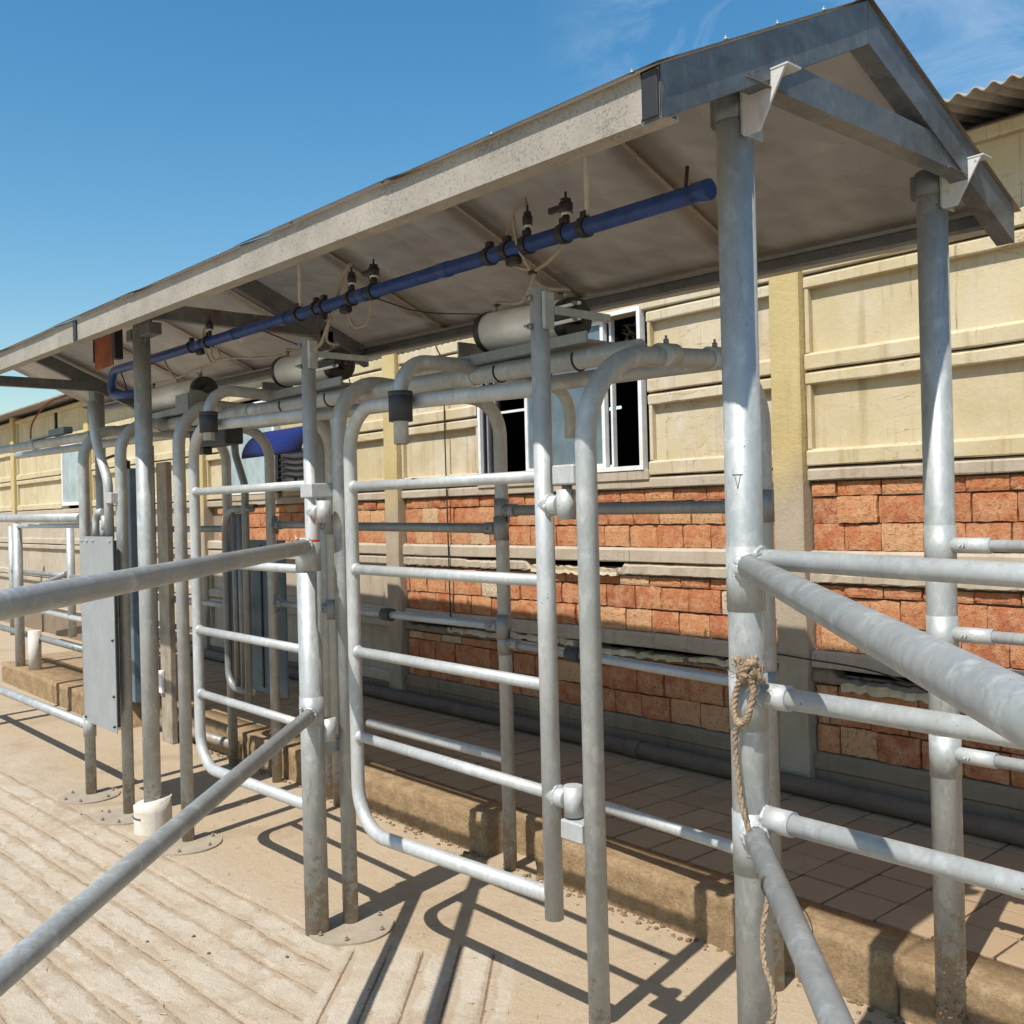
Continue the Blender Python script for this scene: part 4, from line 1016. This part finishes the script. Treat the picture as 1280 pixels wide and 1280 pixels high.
fr_ = thing('race_fence', 'three white horizontal rails running right from the front right canopy post', 'fence', (-1.2, 1.80, 0))
for z0, z1 in ((1.382, 1.366), (1.089, 1.083), (.824, .822)):
    s = (z1-z0)/.52
    T('rail', [(-1.27, 1.80, z0), (.55, 1.80, z0+s*1.82)], .0222, M['bright'], fr_, seg=18)
    weld_ring((-1.264, 1.80, z0), (1, 0, 0), .0235, fr_, 'bright', .005)
    if z0 < 1.3: T('rail_socket', [(-1.268, 1.80, z0), (-1.20, 1.80, z0)], .0272, M['bright'], fr_, seg=18)
T('post', [(.57, 1.80, -.02), (.57, 1.80, 1.40)], .035, M['galv_post'], fr_, seg=18)
bk_ = thing('race_fence', 'three thin horizontal rails running right from the rear right canopy post', 'fence', (-1.2, 2.70, 0))
for z in (1.374, 1.130, .799):
    T('rail', [(-1.26, 2.70, z), (.55, 2.70, z-.006)], .0165, M['bright'], bk_, seg=16)
    o = T('rail_socket', [(-1.275, 2.70, z), (-1.165, 2.70, z)], .0215, M['bright'], bk_, seg=16)
    bolt((-1.235, 2.70-.021, z), (0, -1, .2), o, .008, .008, M['bright'])
T('post', [(.57, 2.70, -.02), (.57, 2.70, 1.40)], .035, M['galv_post'], bk_, seg=18)

# ------------------------------------------------------------------ rope and wires on the right front post
def rope_bm(bm, pts, r=.0085, n=7):
    P = smooth_path(pts, n); 
    for ph in (0, 2.09, 4.19):
        Q = []
        for i, p in enumerate(P):
            t = (P[min(i+1, len(P)-1)]-P[max(i-1, 0)]).normalized(); u = t.cross(Vector((.3, .9, .2))).normalized(); v = t.cross(u)
            a = i*1.05+ph; Q.append(p+(u*math.cos(a)+v*math.sin(a))*r*.45)
        tube_bm(bm, Q, r*.62, 7)
rp = thing('rope', 'frayed hemp rope knotted round the right front post and trailing down', 'rope', (-1.24, 1.75, 1.1))
c = Vector((-1.262, 1.752, 1.150))
bm = bmesh.new()
for k in range(4):
    pts = [c+Vector((random.uniform(-.03, .035), random.uniform(-.03, .012), random.uniform(-.028, .028))) for _ in range(6)]
    rope_bm(bm, pts+[pts[0]], .0078, 6)
finish('knot', bm, M['rope'], rp)
bm = bmesh.new()
rope_bm(bm, [c+Vector((-.005, -.012, 0)), (-1.293, 1.742, 1.105), (-1.298, 1.738, 1.06), (-1.285, 1.735, 1.035), (-1.262, 1.738, 1.05)], .0075)
rope_bm(bm, [c+Vector((.012, -.012, -.01)), (-1.248, 1.738, 1.105), (-1.257, 1.733, 1.06), (-1.266, 1.734, 1.04)], .0075)
finish('loop', bm, M['rope'], rp)
bm = bmesh.new()
rope_bm(bm, [(-1.282, 1.735, 1.045), (-1.299, 1.74, 1.0), (-1.296, 1.742, .93), (-1.284, 1.742, .85), (-1.262, 1.755, .76), (-1.25, 1.775, .68), (-1.254, 1.76, .60), (-1.242, 1.745, .54), (-1.215, 1.735, .49), (-1.212, 1.73, .44), (-1.235, 1.73, .40), (-1.24, 1.73, .33), (-1.232, 1.73, .25), (-1.24, 1.74, .12)], .0062)
finish('tail', bm, M['rope'], rp)
bm = bmesh.new()
for k in range(60):
    p = c+Vector((random.uniform(-.035, .035), random.uniform(-.03, .01), random.uniform(-.03, .03))); q = p+Vector((random.uniform(-.02, .02), random.uniform(-.02, .01), random.uniform(-.02, .025)))
    tube_bm(bm, [p, (p+q)/2+Vector((0, 0, .004)), q], .0007, 4)
finish('frayed_fibre', bm, M['rope'], rp)
def loop_wire(cen, ax, r, turns, label, tail):
    ax = Vector(ax).normalized(); u = ax.cross(Vector((0, 0, 1))).normalized(); v = ax.cross(u); P = []
    N = int(26*turns)
    for i in range(N+1):
        a = 2*math.pi*i/26+1.0; P.append(Vector(cen)+(u*math.cos(a)+v*math.sin(a))*(r+.0006*math.sin(i*1.7))+ax*(.007*i/26+.003*math.sin(i*.5)))
    P += smooth_path([P[-1]]+tail, 5)[1:]
    o = T('wire', P, .0011, M['wire'], None, seg=5, origin=cen); return tag(o, label, 'wire')
a = Vector((-1.305, 1.80, .79)); q = a+D*.255+Vector((0, 0, -.021))
loop_wire(q, D, .0262, 3, 'thin rusty wire wound round the lower right lane rail', [q+Vector((.06, .0, -.03)), q+Vector((.075, .01, -.075)), q+Vector((.05, .01, -.08))])
q = Vector((-1.305, 1.80, 1.335)); loop_wire(q, (0, .1, 1), .0418, 1.1, 'thin wire round the right front post below the upper lane rail', [q+Vector((.05, -.03, .05)), q+Vector((.07, -.04, .06))])
q = Vector((-1.305, 1.80, .735)); loop_wire(q, (0.05, .1, 1), .0418, 1.1, 'thin wire round the right front post at the lower lane rail', [q+Vector((.045, -.04, .03)), q+Vector((.05, -.05, .02))])
# triangle scribbled on the post with a marker
bm = bmesh.new()
def onpost(a, z, r=.0412): a = math.radians(a); return Vector((-1.305+r*math.cos(a), 1.80+r*math.sin(a), z))
for s in (((-88, 1.565), (-55, 1.565)), ((-80, 1.565), (-71, 1.535)), ((-62, 1.565), (-71, 1.535))):
    tube_bm(bm, [onpost(s[0][0]+(s[1][0]-s[0][0])*k/6, s[0][1]+(s[1][1]-s[0][1])*k/6) for k in range(7)], .0006, 4)
finish('ink_triangle', bm, M['mark'], P1)

# ------------------------------------------------------------------ tall sheet metal box and its lever pipe at the left
bx = thing('cover_box', 'tall grey sheet metal cover box with riveted edges on the leftmost arch', 'metal box', (-5.27, 1.75, .43))
box('front_sheet', (-5.51, 1.722, .437), (-5.025, 1.728, 1.418), M['plate'], bx, .0015)
box('side_sheet', (-5.028, 1.729, .47), (-5.022, 1.742, 1.40), M['black'], bx, .001)
box('back_body', (-5.50, 1.730, .46), (-5.06, 1.745, 1.41), M['bluegrey'], bx, .002)
for x in (-5.485, -5.40, -5.31, -5.06): bolt((x, 1.722, 1.395), (0, -1, 0), bx, .008, .006, M['bright'], 'rivet')
for z in (1.15, .9, .62, .47): bolt((-5.045, 1.722, z), (0, -1, 0), bx, .007, .006, M['cable'], 'rivet')
bolt((-5.48, 1.722, .46), (0, -1, 0), bx, .007, .006, M['cable'], 'rivet')
T('bent_tube', [(-5.38, 1.76, 1.40), (-5.38, 1.76, 1.545), (-5.26, 1.76, 1.545)], .017, M['bright'], bx, fil=.06, seg=14)
T('bent_tube', [(-5.30, 1.775, 1.40), (-5.30, 1.775, 1.50)], .02, M['bright'], bx, seg=14)
lv = thing('lever_pipe', 'offset bent pipe rising beside the leftmost arch to the eave', 'pipe', (-5.22, 1.775, 1.4))
T('pipe', [(-5.44, 1.775, 2.13), (-5.395, 1.775, 1.93), (-5.22, 1.775, 1.70), (-5.215, 1.775, 1.40)], .0235, M['bright'], lv, fil=[.25, .12], seg=18)
box('hinge_block', (-5.20, 1.75, 1.585), (-5.115, 1.79, 1.64), M['bright'], lv, .004)
T('hinge_sleeve', [(-5.255, 1.775, 1.45), (-5.255, 1.775, 1.525)], .027, M['bright'], lv, seg=16)
bolt((-5.445, 1.75, 2.10), (0, -1, 0), lv)

# rear inner gate of grey pipes and its offset pipe
rg = thing('rear_gate', 'narrow grey pipe gate with rounded corners standing at the rear posts', 'gate', (-5.4, 2.56, 0))
T('frame', [(-5.20, 2.56, 1.545), (-5.55, 2.56, 1.545), (-5.55, 2.56, .50), (-5.25, 2.56, .50)], .0215, M['dull'], rg, fil=[.14, .1], seg=18)
for x in (-5.43, -5.35): T('bar', [(x, 2.56, 1.52), (x, 2.56, .50)], .0185, M['dull'], rg, seg=14)
T('offset_pipe', [(-5.385, 2.55, 1.99), (-5.37, 2.55, 1.86), (-5.26, 2.55, 1.68), (-5.27, 2.55, .44)], .0215, M['dull'], rg, fil=[.12, .12], seg=18)
box('latch', (-5.23, 2.53, 1.55), (-5.12, 2.56, 1.57), M['black'], rg, .003)
rp_ = thing('steel_panel', 'dark blue grey steel sheet standing behind the rear gate', 'metal sheet', (-5.4, 2.75, .3))
box('sheet', (-5.75, 2.74, .45), (-5.17, 2.75, 1.36), M['bluegrey'], rp_, .002)
box('stiffener', (-5.47, 2.733, .48), (-5.45, 2.739, 1.33), M['black'], rp_, .001)
cb2 = thing('cabinet', 'blue grey steel cabinet half hidden behind the left canopy post', 'cabinet', (-7.1, 2.55, .2))
box('body', (-7.27, 2.52, .22), (-6.98, 2.60, 1.86), M['bluegrey'], cb2, .005)
T('cable_gland', [(-7.13, 2.56, 1.86), (-7.13, 2.56, 1.92)], .022, M['black'], cb2)
T('cable_gland', smooth_path([(-7.13, 2.56, 1.92), (-7.16, 2.5, 1.96), (-7.35, 2.45, 1.93)], 4), .010, M['black'], cb2, seg=8)
pb = thing('flat_post', 'flat brown grey sheet post standing beyond the left canopy post', 'post', (-6.55, 2.6, 0))
box('web', (-6.65, 2.58, .0), (-6.48, 2.62, 1.88), simple('brown_sheet', (.30, .255, .195), .7, .1, .2, 8), pb, .004)
box('edge_pipe', (-6.70, 2.55, .2), (-6.665, 2.58, 2.0), M['dull'], pb, .006)
box('catch', (-6.63, 2.555, .33), (-6.58, 2.578, .48), M['frame'], pb, .003)
jb = thing('junction_box', 'black control unit under the overhead pipe behind the left canopy post', 'control box', (-4.75, 2.2, 1.9))
box('body', (-5.05, 2.14, 1.865), (-4.62, 2.24, 1.955), M['black'], jb, .006)
box('cable_clamp', (-4.98, 2.15, 1.83), (-4.9, 2.2, 1.864), M['black'], jb, .003)
vb = thing('valve_block', 'dark blue valve block sitting on the overhead pipe at the far left', 'valve', (-7.4, 2.08, 2.08))
box('body', (-7.18, 2.05, hz(-7.4)+.032), (-6.85, 2.11, hz(-7.4)+.075), M['bluegrey'], vb, .004)
box('base_strip', (-7.65, 2.06, hz(-7.4)+.036), (-7.185, 2.10, hz(-7.4)+.05), M['dull'], vb, .002)
T('spindle', [(-7.1, 2.08, hz(-7.4)+.075), (-7.1, 2.08, hz(-7.4)+.19)], .01, M['black'], vb, seg=8)

# blue hood with a black machine grille under it, on the wall
hd = thing('motor_hood', 'curved blue plastic hood over black slatted machinery on the wall', 'hood', (-7.05, 3.85, 1.7))
bm = bmesh.new(); rows = []
for k in range(9):
    a = math.radians(8+82*k/8); yy = 3.96-.30*math.sin(a)*1.0; zz = 1.975+.24*math.cos(a)
    rows.append([bm.verts.new((x, yy, zz)) for x in (-7.60, -7.3, -7.0, -6.6)])
for p, q in zip(rows[:-1], rows[1:]):
    for j in range(3): bm.faces.new((p[j], p[j+1], q[j+1], q[j])).smooth = True
bmesh.ops.solidify(bm, geom=bm.faces[:], thickness=.006); bmesh.ops.recalc_face_normals(bm, faces=bm.faces)
finish('hood', bm, M['bluehood'], hd)
box('back_board', (-7.55, 3.95, 1.70), (-6.62, 3.975, 2.0), M['frame'], hd, .002)
for x in (-7.45, -6.98): box('upright', (x-.035, 3.90, 1.69), (x+.02, 3.93, 2.01), M['black'], hd, .003)
for k in range(5):
    z = 1.765+k*.048; T('slat', smooth_path([(-7.43, 3.915, z), (-7.3, 3.90, z+.01), (-7.15, 3.91, z-.006), (-6.97, 3.915, z)], 4), .0115, M['black'], hd, seg=8)
for x, s in ((-7.36, .1), (-7.2, -.06), (-7.08, .08)): T('strut', [(x, 3.90, 1.71), (x-s, 3.905, 1.80)], .011, M['black'], hd, seg=8)

# ------------------------------------------------------------------ pen fences at the far left
pf = thing('pen_fence', 'low front pen fence of two rails ending at the tall metal box', 'fence', (-5.65, 1.79, 0))
T('rail', [(-5.70, 1.79, 1.517), (-8.4, 1.79, 1.54)], .027, M['galv'], pf, seg=18)
T('rail', [(-5.645, 1.79, .378), (-8.4, 1.79, .335)], .027, M['galv'], pf, seg=18)
T('post', [(-8.4, 1.79, -.02), (-8.4, 1.79, 1.6)], .033, M['galv_post'], pf, seg=16)
T('collar', [(-5.645, 1.79, .32), (-5.645, 1.79, .435)], .0335, M['galv_post'], pf, seg=18)
pf2 = thing('pen_fence', 'middle pen fence standing on the walkway edge with one post and two rails', 'fence', (-9.87, 2.52, .18))
T('post', [(-9.87, 2.53, .17), (-9.87, 2.53, 1.49)], .042, M['galv_post'], pf2, seg=18)
T('rail', [(-9.87, 2.53, 1.468), (-8.0, 2.6, 1.462)], .02, M['bright'], pf2, seg=16)
T('rail', [(-10.9, 2.60, .46), (-8.0, 2.64, .45)], .028, M['dull'], pf2, seg=16)
T('post', [(-8.0, 2.62, .17), (-8.0, 2.62, 1.5)], .033, M['galv_post'], pf2, seg=16)
pf3 = thing('pen_fence', 'farthest pen fence near the wall with a slanting brace', 'fence', (-11.94, 3.62, .18))
T('post', [(-11.94, 3.62, .17), (-11.94, 3.62, 1.45)], .045, M['galv_post'], pf3, seg=18)
T('rail', [(-14.4, 3.62, .86), (-11.94, 3.62, .865)], .03, M['dull'], pf3, seg=14)
T('rail', [(-11.94, 3.62, .86), (-9.2, 3.62, .86)], .03, M['dull'], pf3, seg=14)
T('brace', [(-13.8, 3.60, .60), (-11.94, 3.57, .90)], .028, M['dull'], pf3, seg=14)
T('rail', [(-13.3, 3.60, .40), (-9.2, 3.6, .39)], .032, M['bright'], pf3, seg=14)
T('post', [(-14.4, 3.62, .0), (-14.4, 3.62, 1.45)], .045, M['galv_post'], pf3, seg=14)
sb = T('pipe_stub', [(-9.52, 2.56, .17), (-9.515, 2.56, .53)], .055, M['white_conc'], None, seg=20, origin=(-9.52, 2.56, .17)); tag(sb, 'short white flaking pipe stub standing on the walkway edge', 'stub post')
st = bmesh.new(); v = bmesh.ops.create_icosphere(st, subdivisions=3, radius=1)['verts']
for w in v:
    n_ = .85+.3*math.sin(w.co.x*5+1)*math.sin(w.co.y*4+w.co.z*6)
    w.co = Vector((-1.435+w.co.x*.05*n_, 2.32+w.co.y*.05*n_, .035+w.co.z*.045*n_))
s_ = finish('stone', st, simple('grey_stone', (.27, .27, .27), .9, 0, .3, 50, .003), None, (-1.435, 2.32, 0), True); tag(s_, 'grey stone lying behind the foot of the right front post', 'stone')
print('bricks', nbrick, 'objects', len(S.objects))
